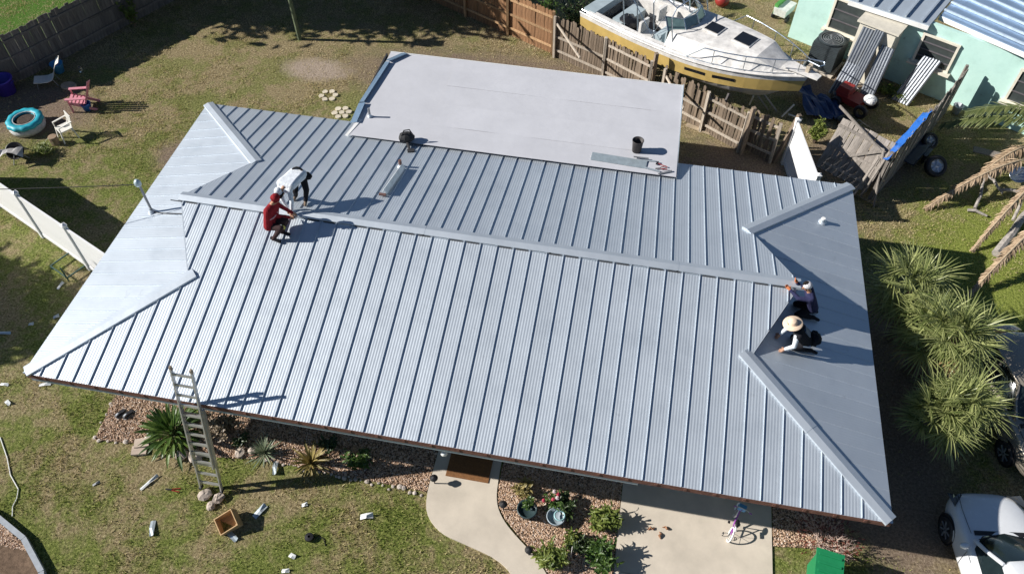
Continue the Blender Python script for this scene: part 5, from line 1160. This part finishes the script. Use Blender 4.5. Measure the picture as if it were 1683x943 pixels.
# ---------------------------------------------------------------- cars
glass = mat('car_glass',(.012,.02,.022),rough=.06,spec=.8)
def car(name, label, loc, rz, paint, tall=0.0, cat='car'):
    t = thing(name, label, cat, loc, rz)
    st = [(2.12,.50,.34,.52,.60),(2.06,.66,.26,.64,.72),(1.9,.78,.22,.74,.82),(1.6,.85,.2,.82,.91),(1.25,.88,.2,.88,.97),(.95,.89,.2,.92,1.0),(.4,.89,.2,.94,1.0),(-.6,.89,.2,.96,1.0),(-1.3,.88,.2,.98,1.02),(-1.8,.84,.24,.98,1.04),(-2.05,.74,.32,.92,1.0),(-2.14,.58,.40,.80,.9)]
    rings = []
    for x,w,zb,zs,zt in st:
        zs += tall; zt += tall
        half = [(0,zb),(w*.88,zb),(w*.985,zb+.14),(w,zb+.34),(w*.985,zs-.10),(w*.93,zs-.015),(w*.80,zs+.03),(w*.45,zt-.008),(0,zt)]
        rings.append([(x,y,z) for y,z in half]+[(x,-y,z) for y,z in reversed(half[1:-1])])
    MB().loft(rings,cap=True).build('body',paint,t,smooth=True,sub=2)
    zt = tall
    base = [(1.02,.0),(.92,.50),(.62,.76),(-.6,.80),(-1.4,.78),(-1.78,.60),(-1.88,.0)]; roof = [(.22,.0),(.18,.42),(.05,.57),(-.6,.60),(-1.2,.58),(-1.42,.45),(-1.48,0)]
    def full(P,z): return [(x,y,z) for x,y in P]+[(x,-y,z) for x,y in reversed(P[1:-1])]
    mid = [((a[0]+b[0])/2+.03*(1 if a[0]>0 else -1),(a[1]+b[1])/2+.03) for a,b in zip(base,roof)]
    MB().loft([full(base,.97+zt),full(mid,1.22+zt),full(roof,1.44+zt)]).build('window_band',glass,t,smooth=True)
    rf = MB(); rf.loft([full([(x*1.0,y*1.02) for x,y in roof],1.435+zt),full([(x*.96,y*.93) for x,y in roof],1.475+zt),full([(x*.7-.15,y*.5) for x,y in roof],1.495+zt)],cap=True); rf.build('roof',paint,t,smooth=True)
    for s in (-1,1):
        MB().tube([(.80,s*.70,.985+zt),(.48,s*.675,1.22+zt),(.10,s*.54,1.455+zt)],[.05,.042,.045],6).build('pillar',paint,t)
        MB().tube([(-.55,s*.80,.98+zt),(-.55,s*.735,1.22+zt),(-.55,s*.60,1.45+zt)],.04,6).build('pillar',paint,t)
        MB().tube([(-1.62,s*.72,.99+zt),(-1.55,s*.65,1.22+zt),(-1.35,s*.53,1.45+zt)],[.08,.07,.06],6).build('pillar',paint,t)
        mr_ = MB().ball((.66,s*.98,1.02+zt),(.075,.12,.075),10,7).build('door_mirror',paint,t,smooth=True)
        h = MB(); h.loft([[(2.03-.0*k,s*(.52+.08*k),.66+tall*.8+.022*k),(2.05-.055*k,s*(.52+.08*k),.72+tall*.8+.022*k),(1.98-.085*k,s*(.52+.075*k),.762+tall*.9+.022*k)] for k in range(5)],close_ring=False)
        h.build('headlight',mat('headlamp',(.05,.055,.06),rough=.1,spec=.8),t)
        MB().box((-2.06,s*.6,.78+tall),(.1,.22,.16)).build('tail_light',red,t)
        for x in (1.33,-1.30):
            MB().lathe([(0,0),(.365,0),(.365,.02)],26,(x,s*.875,.36),Matrix.Rotation(-s*math.pi/2,3,'X')).build('wheel_arch',blk,t)
            R_ = Matrix.Rotation(-s*math.pi/2,3,'X')
            w = MB().lathe([(.2,-.2),(.29,-.2),(.315,-.16),(.315,.0),(.29,.03),(.215,.03)],28,(x,s*.875,.315),R_).build('wheel',MATS['black_rubber'],t,smooth=True)
            MB().lathe([(.22,.03),(.20,.015),(.18,-.02),(.06,-.01),(0,.0)],28,(x,s*.875,.315),R_).build('rim',blk,w,smooth=True)
            for k in range(7):
                a = 2*math.pi*k/7; MB().bar(tuple(Vector((x,s*.895,.315))+R_@Vector((.03*math.cos(a),.03*math.sin(a),.0))),tuple(Vector((x,s*.895,.315))+R_@Vector((.21*math.cos(a),.21*math.sin(a),.0))),.035,.02,up=(0,1,0)).build('spoke',MATS['alloy'],w)
    MB().box((.985,0,.975+zt),(.10,1.30,.02)).build('cowl',blk,t)
    for y in (-.45,.15): MB().tube([(.95,y,1.0+zt),(.80,y+.5,1.065+zt)],.010,5).build('wiper',blk,t)
    MB().box((2.09,0,.50+tall*.5),(.06,.8,.14)).build('grille',blk,t); MB().box((2.13,0,.40),(.03,.46,.11)).build('number_plate',white_m,t)
    for s in (-1,1):
        MB().tube([(x_,s*y_*.80,z_+.034+tall) for x_,y_,z_ in ((.98,.89,.92),(1.25,.88,.88),(1.6,.85,.82),(1.9,.76,.735))],.006,4).build('panel_gap',blk,t)
        MB().tube([(.52,s*.893,.35),(.56,s*.897,.6),(.60,s*.885,.86+tall)],.006,4).build('panel_gap',blk,t); MB().tube([(-.55,s*.893,.35),(-.55,s*.897,.6),(-.55,s*.885,.88+tall)],.006,4).build('panel_gap',blk,t)
    MB().tube([(.5,.895,.86+tall),(.35,.905,.86+tall)],.012,5).build('door_handle',paint,t)
    return t
wp = mat('white_car_paint',(.72,.74,.76),rough=.25,var=.03,coat=.8); sp = mat('silver_tan_paint',(.36,.32,.26),rough=.25,metal=.5,var=.04,coat=.8)
car('parked_car','white hatchback at the bottom right corner with its nose in shadow',(22.26,.10,0),rad(90+8),wp,tall=.04)
car('parked_car','silver tan car half hidden behind the fan palms at the right edge',(23.45,5.1,0),rad(-76),sp,tall=.06)

# ---------------------------------------------------------------- plants
def leaf(b, p, d, l, w, droop=.3, segs=4, fold=.25, up=Vector((0,0,1))):
    """one blade: tapered, folded along its midrib, drooping"""
    p = Vector(p); d = Vector(d).normalized(); s = d.cross(up)
    s = s.normalized() if s.length > .05 else Vector((1,0,0))
    rows = []
    for k in range(segs+1):
        f = k/segs; ww = w*(math.sin(math.pi*min(1,f*.9+.1))**.7)*.5 if segs > 1 else w*.5*(1-f)
        if k == segs: ww = w*.04
        n_ = s.cross(d); rows.append([p+s*ww+n_*ww*fold, p, p-s*ww+n_*ww*fold])
        p = p+d*l/segs; d = (d-Vector((0,0,droop/segs))).normalized()
    b.loft(rows, close_ring=False)
def fan_leaf(b, pb, p, d, rad_, n, rg, droop=.5):
    """palmate leaf: petiole then narrow blades fanning out"""
    d = Vector(d).normalized(); pb.tube([p, tuple(Vector(p)+d*rad_*.8)], [.013,.009], 4, cap=False)
    c = Vector(p)+d*rad_*.8; s = d.cross(Vector((0,0,1))); s = s.normalized() if s.length > .05 else Vector((1,0,0)); nrm = s.cross(d)
    for k in range(n):
        a = (k/(n-1)-.5)*rad(230)*rg.uniform(.96,1.04); dd = d*math.cos(a)+s*math.sin(a)+nrm*rg.uniform(.0,.25)
        leaf(b, c, dd, rad_*rg.uniform(.95,1.35)*(1-.2*abs(a)/2.0), .032, droop*rg.uniform(.5,1.8), 4, .3)
palm_g = leaf_mat('palm_leaf',(.09,.13,.03),(.50,.53,.22),.35,.3)  # palm_leaf: pale end raised above leaf green, painting sunlit highlights into the colour
palm_y = leaf_mat('palm_leaf_old',(.20,.15,.06),(.36,.27,.12),.15,.6)
bark = mat('palm_bark',(.16,.12,.085),rough=.95,var=.35,scale=9,bump=.6,bscale=30)
def fan_palm(label, base, h, lean, n, r, seed):
    rg = random.Random(seed); t = thing('fan_palm',label,'palm',(base[0],base[1],0),0,'fan palms right of the house')
    top = Vector((lean[0],lean[1],h)); MB().tube([(0,0,0),tuple(top*.5+Vector((lean[0]*-.1,0,0))),tuple(top)],[.13,.11,.10],9).build('trunk',bark,t)
    b = MB(); pb = MB()
    for k in range(n):
        az = k*2.39996+rg.uniform(-.2,.2); el = rad(82-115*(k/n)**.9)
        fan_leaf(b, pb, tuple(top), (math.cos(az)*math.cos(el),math.sin(az)*math.cos(el),math.sin(el)), r*rg.uniform(.40,.70), 28, rg)
    b.build('crown',palm_g,t); pb.build('leaf_stalk',mat('stalk_green',(.14,.17,.06),rough=.6),t)
    o = MB(); ob = MB()
    for k in range(5):
        az = rg.uniform(0,6.3); fan_leaf(o, ob, tuple(top-Vector((0,0,.15))), (math.cos(az)*.6,math.sin(az)*.6,-.6), r*.5, 14, rg)
    o.build('dead_leaf',palm_y,t)
for i,(b_,h,le,n,r,lab) in enumerate((((20.7,6.9),2.0,(-.2,.15),22,1.15,'tallest fan palm nearest the back of the house'),((21.05,5.9),1.8,(-.2,-.1),20,1.1,'fan palm second from the back in the palm clump'),((21.25,5.5),2.2,(.1,.0),24,1.08,'tall fan palm in the middle of the palm clump'),
        ((20.95,4.6),1.4,(-.1,-1.0),20,1.05,'lowest fan palm leaning to the front of the clump'),((21.3,4.7),1.7,(.05,-.9),22,.98,'fan palm at the front right of the clump'))):
    fan_palm(lab,b_,h,le,n,r,60+i)
def rosette(name, label, loc, n, l, w, m, seed, elmin=10, elmax=80, droop=.7, segs=4, cat='plant', group=None, stem=0.0):
    rg = random.Random(seed); t = thing(name,label,cat,loc,0,group); b = MB()
    for k in range(n):
        az = k*2.39996+rg.uniform(-.25,.25); el = rad(elmax-(elmax-elmin)*(k/n)); leaf(b,(0,0,stem),(math.cos(az)*math.cos(el),math.sin(az)*math.cos(el),math.sin(el)),l*rg.uniform(.75,1.1),w,droop*rg.uniform(.6,1.3),segs)
    b.build('leaves',m,t); MB().tube([(0,0,-.02),(0,0,stem+.05)],[.05,.04],7).build('stem',bark,t); return t
yuc = leaf_mat('yucca_leaf',(.11,.15,.09),(.34,.38,.26),.1,.4); cyc = leaf_mat('cycad_leaf',(.16,.14,.04),(.34,.26,.09),.1,.5)
g1 = leaf_mat('leaf_green',(.03,.075,.015),(.10,.17,.03),.25); g2 = leaf_mat('leaf_lime',(.08,.13,.02),(.26,.30,.07),.3); g3 = leaf_mat('leaf_dark',(.018,.04,.012),(.06,.095,.025),.2); g4 = leaf_mat('leaf_deep',(.02,.06,.012),(.15,.23,.05),.25,.4)
rosette('yucca','pale spiky yucca in the front bed right of the ladder',(4.95, 0.34, 0),70,.5,.04,yuc,1,0,85,.25,3)
rosette('cycad','bronze cycad between the yucca and the small green shrub',(6.19, 0.29, 0),46,.62,.06,cyc,2,8,75,.9,4)
def feather(b, p, d, l, n, ll, rg, droop=.8, hang=.5, w=.022):
    """pinnate frond: blades along both sides of an arching rib; returns the rib points"""
    p = Vector(p); d = Vector(d).normalized(); pts = [p.copy()]
    for k in range(n):
        f = k/n; p = p+d*l/n; d = (d-Vector((0,0,droop/n))).normalized(); pts.append(p.copy())
        s = d.cross(Vector((0,0,1))).normalized()
        for q in (-1,1): leaf(b,p,(s*q*(1-.3*f)+d*(.5+.5*f)-Vector((0,0,hang*rg.uniform(.6,1.3)))),ll*math.sin(math.pi*min(.97,f*.85+.15))**.6*rg.uniform(.8,1.1),w,.5,2,.2)
    return pts
def leafy(name, label, loc, n, R, H, m, seed, l=.16, w=.06, cat='shrub', group=None, stems=8, droop=.6, zmin=.1):
    """bush: many stems from the ground, leaves spread through the volume"""
    rg = random.Random(seed); t = thing(name,label,cat,loc,0,group); b = MB(); sb_ = MB(); S_ = []
    for k in range(stems):
        a = rg.uniform(0,6.28); rr = R*math.sqrt(rg.random())*.85; tip = Vector((rr*math.cos(a),rr*math.sin(a),H*(1-.45*(rr/R)**2)*rg.uniform(.75,1.05)))
        sb_.tube([(tip.x*.12,tip.y*.12,0),tuple(tip*.55+Vector((0,0,H*.12))),tuple(tip)],[.014,.010,.005],4,cap=False); S_.append(tip)
    for k in range(n):
        tip = rg.choice(S_); f = rg.uniform(.25,1.05)**.7; p = Vector((tip.x*f*(.4+.6*f),tip.y*f*(.4+.6*f),max(zmin*.5,tip.z*f)))+Vector((rg.gauss(0,R*.10),rg.gauss(0,R*.10),rg.gauss(0,H*.05)))
        az = rg.uniform(0,6.28); el = rg.uniform(-.3,1.0); leaf(b,p,(math.cos(az)*math.cos(el),math.sin(az)*math.cos(el),math.sin(el)),l*rg.uniform(.6,1.2),w*rg.uniform(.7,1.2),droop,3,.3)
    b.build('leaves',m,t); sb_.build('stems',bark,t); return t
# big philodendron-like plant by the ladder
rg = random.Random(5); ph = thing('large_leafy_plant','large dark green plant with long leaves left of the ladder','plant',(2.54, 0.39, 0)); b=MB(); sb_=MB()
for k in range(95):
    az = k*2.39996; el = rad(80-72*(k/95)); d = Vector((math.cos(az)*math.cos(el),math.sin(az)*math.cos(el),math.sin(el))); L1 = rg.uniform(.25,.5); q = d*L1; sb_.tube([(0,0,0),tuple(q)],.012,4,cap=False); leaf(b,q,d+Vector((0,0,-.15)),rg.uniform(.4,.66),rg.uniform(.07,.12),rg.uniform(.5,1.1),5,.25)
b.build('leaves',g4,ph); sb_.build('stems',MATS['stalk_green'],ph)
leafy('small_shrub','yellow green plant at the foot of the large leafy plant',(2.57, 0.06, 0),160,.32,.25,g2,3,.13,.05)
leafy('rounded_shrub','twiggy brown shrub in shade right of the ladder',(3.78, 0.69, 0),700,.55,.75,leaf_mat('dusty_leaf',(.10,.075,.05),(.34,.26,.17),.1),7,.09,.045,stems=24)
leafy('small_shrub','small bright green shrub in the bed left of the walkway',(7.35, 0.46, 0),380,.42,.38,g1,8,.12,.05,stems=14)
leafy('small_shrub','dark low plant behind the bronze cycad',(6.53, 0.82, 0),200,.35,.3,g3,9,.12,.05)
leafy('small_shrub','little dark plant between the ladder and the yucca',(4.34, 0.52, 0),160,.3,.25,g3,10,.12,.05)
leafy('leafy_shrub','lime leaved shrub at the driveway edge nearest the house',(13.43, 0.07, 0),620,.38,.50,g2,11,.17,.05,stems=22,droop=.9)
leafy('leafy_shrub','lime leaved shrub at the lower left of the right bed',(12.35, -1.07, 0),620,.40,.50,g2,12,.17,.05,stems=22,droop=.9)
leafy('leafy_shrub','deeper green shrub at the lower right of the right bed',(13.44, -0.80, 0),720,.46,.55,g1,13,.17,.055,stems=24,droop=.9)
leafy('leafy_shrub','small lime plant above the yard flag',(12.75, -0.44, 0),220,.24,.3,g2,14,.14,.045)
leafy('leafy_shrub','bronze green plant by the walkway in the right bed',(11.43, 0.53, 0),300,.34,.3,cyc,15,.13,.045)
leafy('leafy_shrub','dark leafy plant behind the flowering pots',(12.50, 0.31, 0),380,.4,.4,g3,16,.12,.05)
leafy('leafy_shrub','dark low shrub in the bed beside the yard flag',(13.02, -0.64, 0),260,.32,.28,g3,17,.12,.05)
leafy('leafy_shrub','small plant growing in the dark round pot',((11.65, 0.11, 0)[0],(11.65, 0.11, 0)[1],.24),110,.16,.2,g1,18,.1,.04,stems=6)
fl_ = thing('flowering_plant','small red flowered plant among the pots','plant',(12.26, 0.31, 0)); b=MB(); rg=random.Random(3)
for k in range(90): az=rg.uniform(0,6.3); leaf(b,(rg.gauss(0,.1),rg.gauss(0,.12),rg.uniform(.1,.4)),(math.cos(az),math.sin(az),rg.uniform(-.2,.8)),.12,.045,.5,2)
b.build('leaves',g1,fl_)
for k in range(6): MB().ball((rg.gauss(0,.12),rg.gauss(0,.12),rg.uniform(.35,.5)),(.05,.05,.035),8,5,.2,rg).build('flower',mat('crimson_petal',(.36,.03,.06),rough=.6) if k<4 else mat('pale_petal',(.6,.5,.5),rough=.6),fl_)
# bare shrub right of the driveway
bs = thing('bare_shrub','bare reddish twiggy shrub beside the driveway and green bin','shrub',(18.49, 0.57, 0)); b=MB(); rg=random.Random(6)
def twig(p,d,l,r,depth):
    p=Vector(p); d=d.normalized(); q=p+d*l; b.tube([p,p.lerp(q,.5)+Vector((rg.gauss(0,.02),rg.gauss(0,.02),rg.gauss(0,.02))),q],[r,r*.85,r*.7],4,cap=False)
    if depth:
        for k in range(3): twig(p.lerp(q,rg.uniform(.5,1)),d+Vector((rg.gauss(0,.55),rg.gauss(0,.55),rg.gauss(.05,.4))),l*rg.uniform(.55,.85),r*.65,depth-1)
for k in range(11): a=rg.uniform(0,6.3); twig((.06*math.cos(a),.06*math.sin(a),0),Vector((math.cos(a)*.9,math.sin(a)*.8,rg.uniform(.4,1.1))),rg.uniform(.28,.42),.016,3)
b.build('twigs',mat('pale_twig',(.40,.30,.25),rough=.9,var=.35,scale=8),bs); b=MB()
for k in range(220): a=rg.uniform(0,6.3); rr=.75*math.sqrt(rg.random()); leaf(b,(rr*math.cos(a),rr*math.sin(a)*.8,rg.uniform(.15,.6)),(math.cos(a),math.sin(a),rg.uniform(-.3,.6)),.09,.03,.5,2)
b.build('leaves',leaf_mat('reddish_leaf',(.10,.025,.02),(.26,.09,.06),.15),bs)
# dead palm fronds and logs at the right edge
deadm = leaf_mat('dead_frond',(.26,.18,.11),(.56,.42,.28),.15,.8); rib = mat('dead_rib',(.46,.36,.24),rough=.9,var=.2)
def dead_frond(label, a, b_, hgt, seed, ll=.45, n=120, green=None):
    rg = random.Random(seed); t = thing('palm_frond',label,'palm frond',(a[0],a[1],0)); A=Vector((0,0,a[2])); B=Vector((b_[0]-a[0],b_[1]-a[1],b_[2])); b=MB(); pts=[]
    for k in range(n+1):
        f=k/n; p=A.lerp(B,f)+Vector((0,0,hgt*4*f*(1-f))); pts.append(p)
    for k in range(4,n):
        d=(pts[k+1]-pts[k]).normalized(); s=d.cross(Vector((0,0,1))).normalized(); f=k/n
        for q in (-1,1): leaf(b,pts[k],s*q*rg.uniform(.5,1.5)+d*.9-Vector((0,0,rg.uniform(.0,.9))) if not green else s*q+d*.7-Vector((0,0,rg.uniform(0,.4))),ll*(1-.5*f)*rg.uniform(.5,1.1),.045 if not green else .07,1.3 if not green else .5,3,.2)
    b.build('leaflets',green or deadm,t); MB().tube(pts,[.028*(1-.75*k/n)+.004 for k in range(n+1)],5).build('rib',rib if not green else MATS['stalk_green'],t)
dead_frond('long tan dead frond arching toward the tall grey fence',(25.32, 14.33, 0.9),(22.33, 12.35, 0.05),.35,1)
dead_frond('greyish dead frond behind the long tan one',(25.75, 15.31, 0.7),(23.94, 13.84, 0.1),.35,2,.5)
dead_frond('pale dead frond crossing the middle of the right lawn edge',(25.40, 13.25, 0.9),(23.48, 10.75, 0.05),.3,3,.36)
dead_frond('brown dead frond nearest the fan palms',(24.96, 11.17, 0.9),(23.09, 8.91, 0.05),.3,4,.4)
dead_frond('green feather palm frond hanging in front of the aqua wall',(25.63, 14.90, 1.9),(22.86, 15.49, 1),.35,5,.75,40,green=leaf_mat('feather_green',(.05,.075,.02),(.20,.22,.08),.25))
dead_frond('upper green palm frond at the right edge',(25.74, 15.38, 1.9),(23.38, 15.47, 1.6),.3,6,.7,36,green=MATS['feather_green'])
grl = mat('grey_log',(.33,.30,.27),rough=.95,var=.35,scale=7,bump=.5,bscale=20)
for i,(a,b_,r,lab) in enumerate((((24.14, 10.69, 0.12),(25.73, 13.12, 0.16),.13,'thick grey log at the right lawn edge'),((23.90, 12.68, 0.05),(24.32, 13.88, 0.4),.05,'thin bent grey branch beside the dead fronds'),((24.33, 13.94, 0.4),(24.81, 13.38, 0.2),.05,'short grey branch joining the bent one'),((23.65, 12.54, 0.06),(24.21, 12.38, 0.06),.05,'grey stick on the lit grass'),((24.82, 13.60, 0.15),(25.60, 13.47, 0.2),.06,'grey branch under the dead fronds'),((24.95, 12.29, 0.1),(25.51, 13.71, 0.5),.05,'pale branch crossing the log pile'))):
    A=Vector(a); B=Vector(b_); tag(MB().tube([A,A.lerp(B,.35)+Vector((.03,.02,.05)),A.lerp(B,.7)+Vector((-.03,.02,.03)),B],[r,r*.95,r*.85,r*.7],8).build('fallen_branch',grl),lab,'branch')
ds = thing('satellite_dish','shiny silver dish lying among the dead fronds at the right edge','dish',(25.41, 14.31, 0.25)); MB().lathe([(.0,.0),(.15,.02),(.28,.09),(.30,.10),(.28,.10),(.15,.04),(0,.02)],22,(0,0,0),Matrix.Rotation(.5,3,'X')).build('bowl',MATS['steel'],ds,smooth=True); MB().tube([(0,0,.02),(0,-.1,.3)],.012,5).build('arm',pipe_grey,ds)
MB().tube([(0,0,0),(0,.05,-.2)],.02,6).build('foot',pipe_grey,ds)
# shrubs along the fences
leafy('leafy_shrub','green shrub growing at the broken end of the picket fence by the gate',(19.04, 15.01, 0),700,.36,.9,g2,31,.12,.05,stems=26)
leafy('leafy_shrub','green weeds at the foot of the picket fence behind the flat roof',(11.87, 17.76, 0),260,.5,.35,g2,32,.22,.04)
leafy('leafy_shrub','green shrub poking over the cedar fence end',(9.1,19.3,0),420,.5,2.1,g1,33,.16,.07,stems=16)
leafy('leafy_shrub','young yellow green plant by the dark back fence',(-7.14, 17.05, 0),260,.4,1.2,g2,34,.16,.07,stems=12)
leafy('leafy_shrub','dark bush behind the stern of the boat',(10.1,19.9,0),900,.8,1.6,g3,35,.14,.06,stems=30)
leafy('leafy_shrub','bright low green plant in front of the black grill',(-6.54, 9.47, 0),300,.4,.3,g2,36,.2,.03,stems=30)
leafy('leafy_shrub','weeds between the riding mower and leaning sheets',(22.28, 18.20, 0),320,.6,.3,g2,37,.2,.035)
leafy('leafy_shrub','weeds under the closet sheets',(21.75, 18.28, 0),220,.4,.3,g2,38,.18,.035)
# ---------------------------------------------------------------- trees beyond the frame whose shade falls on the lawns
def big_tree(label, loc, h, R, n, seed):
    rg = random.Random(seed); t = thing('shade_tree',label,'tree',loc,0,'shade trees round the yard'); tb=MB(); b=MB(); tb.tube([(0,0,-.1),(.05,.03,h*.3),(0,.1,h*.55)],[.24,.19,.13],9)
    for k in range(9):
        a=k*2.4; e=Vector((R*.75*math.cos(a),R*.75*math.sin(a),h*rg.uniform(.6,.95))); tb.tube([(0,.05,h*rg.uniform(.3,.5)),tuple(e*.5+Vector((0,0,h*.28))),tuple(e)],[.09,.06,.02],6)
        for j in range(n//9):
            p=e+Vector((rg.gauss(0,R*.3),rg.gauss(0,R*.3),rg.gauss(0,h*.09))); az=rg.uniform(0,6.3); leaf(b,p,(math.cos(az),math.sin(az),rg.uniform(-.6,.6)),rg.uniform(.35,.6),rg.uniform(.2,.32),.4,2)
    tb.build('trunk',bark,t); b.build('crown',g1,t)
big_tree('leafy shade tree at the far left of the top edge',(-10.0,19.3,0),6.6,2.3,3800,1)
big_tree('leafy shade tree in the middle of the top edge',(-6.0,20.0,0),6.4,2.3,3800,2)
big_tree('leafy shade tree behind the cedar fence',(-2.0,20.9,0),6.2,2.2,3800,3)
big_tree('leafy shade tree farthest right behind the cedar fence',(2.2,21.6,0),6.0,2.1,3800,5)
big_tree('leafy shade tree off the left edge',(-12.5,1.9,0),5.5,1.5,1500,4)

# ---------------------------------------------------------------- grass blades over the lawns
def grass():
    rs = np.random.RandomState(4); n = 720000
    x = rs.uniform(-14, 29, n); y = rs.uniform(-4.2, 25, n)
    keep = ~((x > .4) & (x < 18.7) & (y > 1.3) & (y < 9.7)) & ~((x > 4.6) & (x < 14.4) & (y > 9) & (y < 13.6))
    keep &= ~((x > 13.75) & (x < 17.36) & (y < 2))
    keep &= (y < 12.5+ .42*(x+14)+14) & (x > -14+ (np.clip(8-y,0,20))*.75) & (x < 22.5+.24*(y+2))
    for (cx,cy,rx,ry) in DIRT+[(0.85,15.75,1.35,0.75)]:
        q = ((x-cx)/rx)**2+((y-cy)/ry)**2; keep &= ~((q < 1.1) & (rs.rand(n) < .82))
    x, y = x[keep], y[keep]
    def poly_mask(P):
        c = np.zeros(len(x), bool); m = len(P)
        for i in range(m):
            x1,y1 = P[i][0],P[i][1]; x2,y2 = P[(i+1)%m][0],P[(i+1)%m][1]
            if y1 == y2: continue
            c ^= ((y1 > y) != (y2 > y)) & (x < (x2-x1)*(y-y1)/(y2-y1)+x1)
        return c
    k = ~(poly_mask(WALKS)|poly_mask(BED_L)|poly_mask(BED_R)|poly_mask(BED_D)|poly_mask(BED_K))
    x, y = x[k], y[k]
    def vnoise(x, y, sc, seed):
        r = np.random.RandomState(seed).rand(256, 256); u = x*sc+40; v = y*sc+40; iu = np.floor(u).astype(int); iv = np.floor(v).astype(int); fu = u-iu; fv = v-iv
        fu = fu*fu*(3-2*fu); fv = fv*fv*(3-2*fv); g_ = lambda a, b: r[a % 256, b % 256]
        return (g_(iu,iv)*(1-fu)+g_(iu+1,iv)*fu)*(1-fv)+(g_(iu,iv+1)*(1-fu)+g_(iu+1,iv+1)*fu)*fv
    cl = 2.2*(.40*vnoise(x,y,.7,1)+.30*vnoise(x,y,1.9,2)+.30*vnoise(x,y,5.5,3)-.5)*1.6
    k = rs.rand(len(x)) < np.clip(.42+.95*cl, .04, 1); x, y, cl = x[k], y[k], cl[k]
    n = len(x); h = rs.uniform(.02,.06,n)*(1+.6*np.clip(cl,-1,1)); w = rs.uniform(.007,.014,n); a = rs.uniform(0,2*np.pi,n); le = rs.uniform(.2,1.2,n)*h; b = rs.uniform(0,2*np.pi,n)
    co = np.empty((n,3,3),np.float32)
    co[:,0,0]=x-w*np.cos(a); co[:,0,1]=y-w*np.sin(a); co[:,0,2]=0
    co[:,1,0]=x+w*np.cos(a); co[:,1,1]=y+w*np.sin(a); co[:,1,2]=0
    co[:,2,0]=x+le*np.cos(b); co[:,2,1]=y+le*np.sin(b); co[:,2,2]=h
    me = bpy.data.meshes.new('grass'); me.vertices.add(n*3); me.vertices.foreach_set('co',co.ravel()); me.loops.add(n*3); me.loops.foreach_set('vertex_index',np.arange(n*3,dtype=np.int32)); me.polygons.add(n); me.polygons.foreach_set('loop_start',np.arange(0,n*3,3,dtype=np.int32)); me.polygons.foreach_set('loop_total',np.full(n,3,dtype=np.int32)); me.update(); me.validate()
    me.materials.append(blade_mat()); o = link('lawn_grass', me); o['kind']='stuff'; o['label']='patchy green and straw coloured grass round the house'; o['category']='grass'
def blade_mat():
    m, nt, b = new_mat('grass_blade'); g = N(nt,'ShaderNodeNewGeometry'); tc = N(nt,'ShaderNodeTexCoord'); big = N(nt,'ShaderNodeTexNoise', i_Scale=.55, i_Detail=8.0, i_Roughness=.62); nt.links.new(tc.outputs['Object'],big.inputs[0])
    mid = N(nt,'ShaderNodeTexNoise', i_Scale=2.6, i_Detail=8.0, i_Roughness=.7, i_Distortion=.5); nt.links.new(tc.outputs['Object'],mid.inputs[0])
    ma = N(nt,'ShaderNodeMath',operation='MULTIPLY_ADD'); ma.inputs[1].default_value=.75; nt.links.new(mid.outputs[0],ma.inputs[0]); nt.links.new(big.outputs[0],ma.inputs[2])
    mb = N(nt,'ShaderNodeMath',operation='MULTIPLY_ADD'); mb.inputs[1].default_value=.30; nt.links.new(g.outputs['Random Per Island'],mb.inputs[0]); nt.links.new(ma.outputs[0],mb.inputs[2])
    sx = N(nt,'ShaderNodeSeparateXYZ'); nt.links.new(tc.outputs['Object'],sx.inputs[0]); yy = N(nt,'ShaderNodeMapRange'); nt.links.new(sx.outputs[1],yy.inputs[0]); yy.inputs[1].default_value=9; yy.inputs[2].default_value=16; yy.inputs[3].default_value=0; yy.inputs[4].default_value=.17
    ad = N(nt,'ShaderNodeMath',operation='ADD'); nt.links.new(mb.outputs[0],ad.inputs[0]); nt.links.new(yy.outputs[0],ad.inputs[1])
    col = ramp(nt, ad.outputs[0], [(.80,(.05,.095,.014)),(1.0,(.16,.19,.045)),(1.0,(.16,.19,.045)),(1.0,(.33,.29,.14))])
    mr = N(nt,'ShaderNodeMapRange'); mr.inputs[1].default_value=.70; mr.inputs[2].default_value=1.35; nt.links.new(ad.outputs[0],mr.inputs[0])
    col = ramp(nt, mr.outputs[0], [(.10,(.10,.17,.022)),(.38,(.29,.33,.085)),(.56,(.48,.42,.19)),(.9,(.62,.52,.33))])
    nt.links.new(col,b.inputs['Base Color']); b.inputs['Roughness'].default_value=.7; b.inputs['Specular IOR Level'].default_value=.2
    tr = N(nt,'ShaderNodeBsdfTranslucent'); nt.links.new(col,tr.inputs[0]); ms_ = N(nt,'ShaderNodeMixShader'); ms_.inputs[0].default_value=.3; nt.links.new(b.outputs[0],ms_.inputs[1]); nt.links.new(tr.outputs[0],ms_.inputs[2]); nt.links.new(ms_.outputs[0],nt.nodes['Material Output'].inputs[0])
    return m
grass()
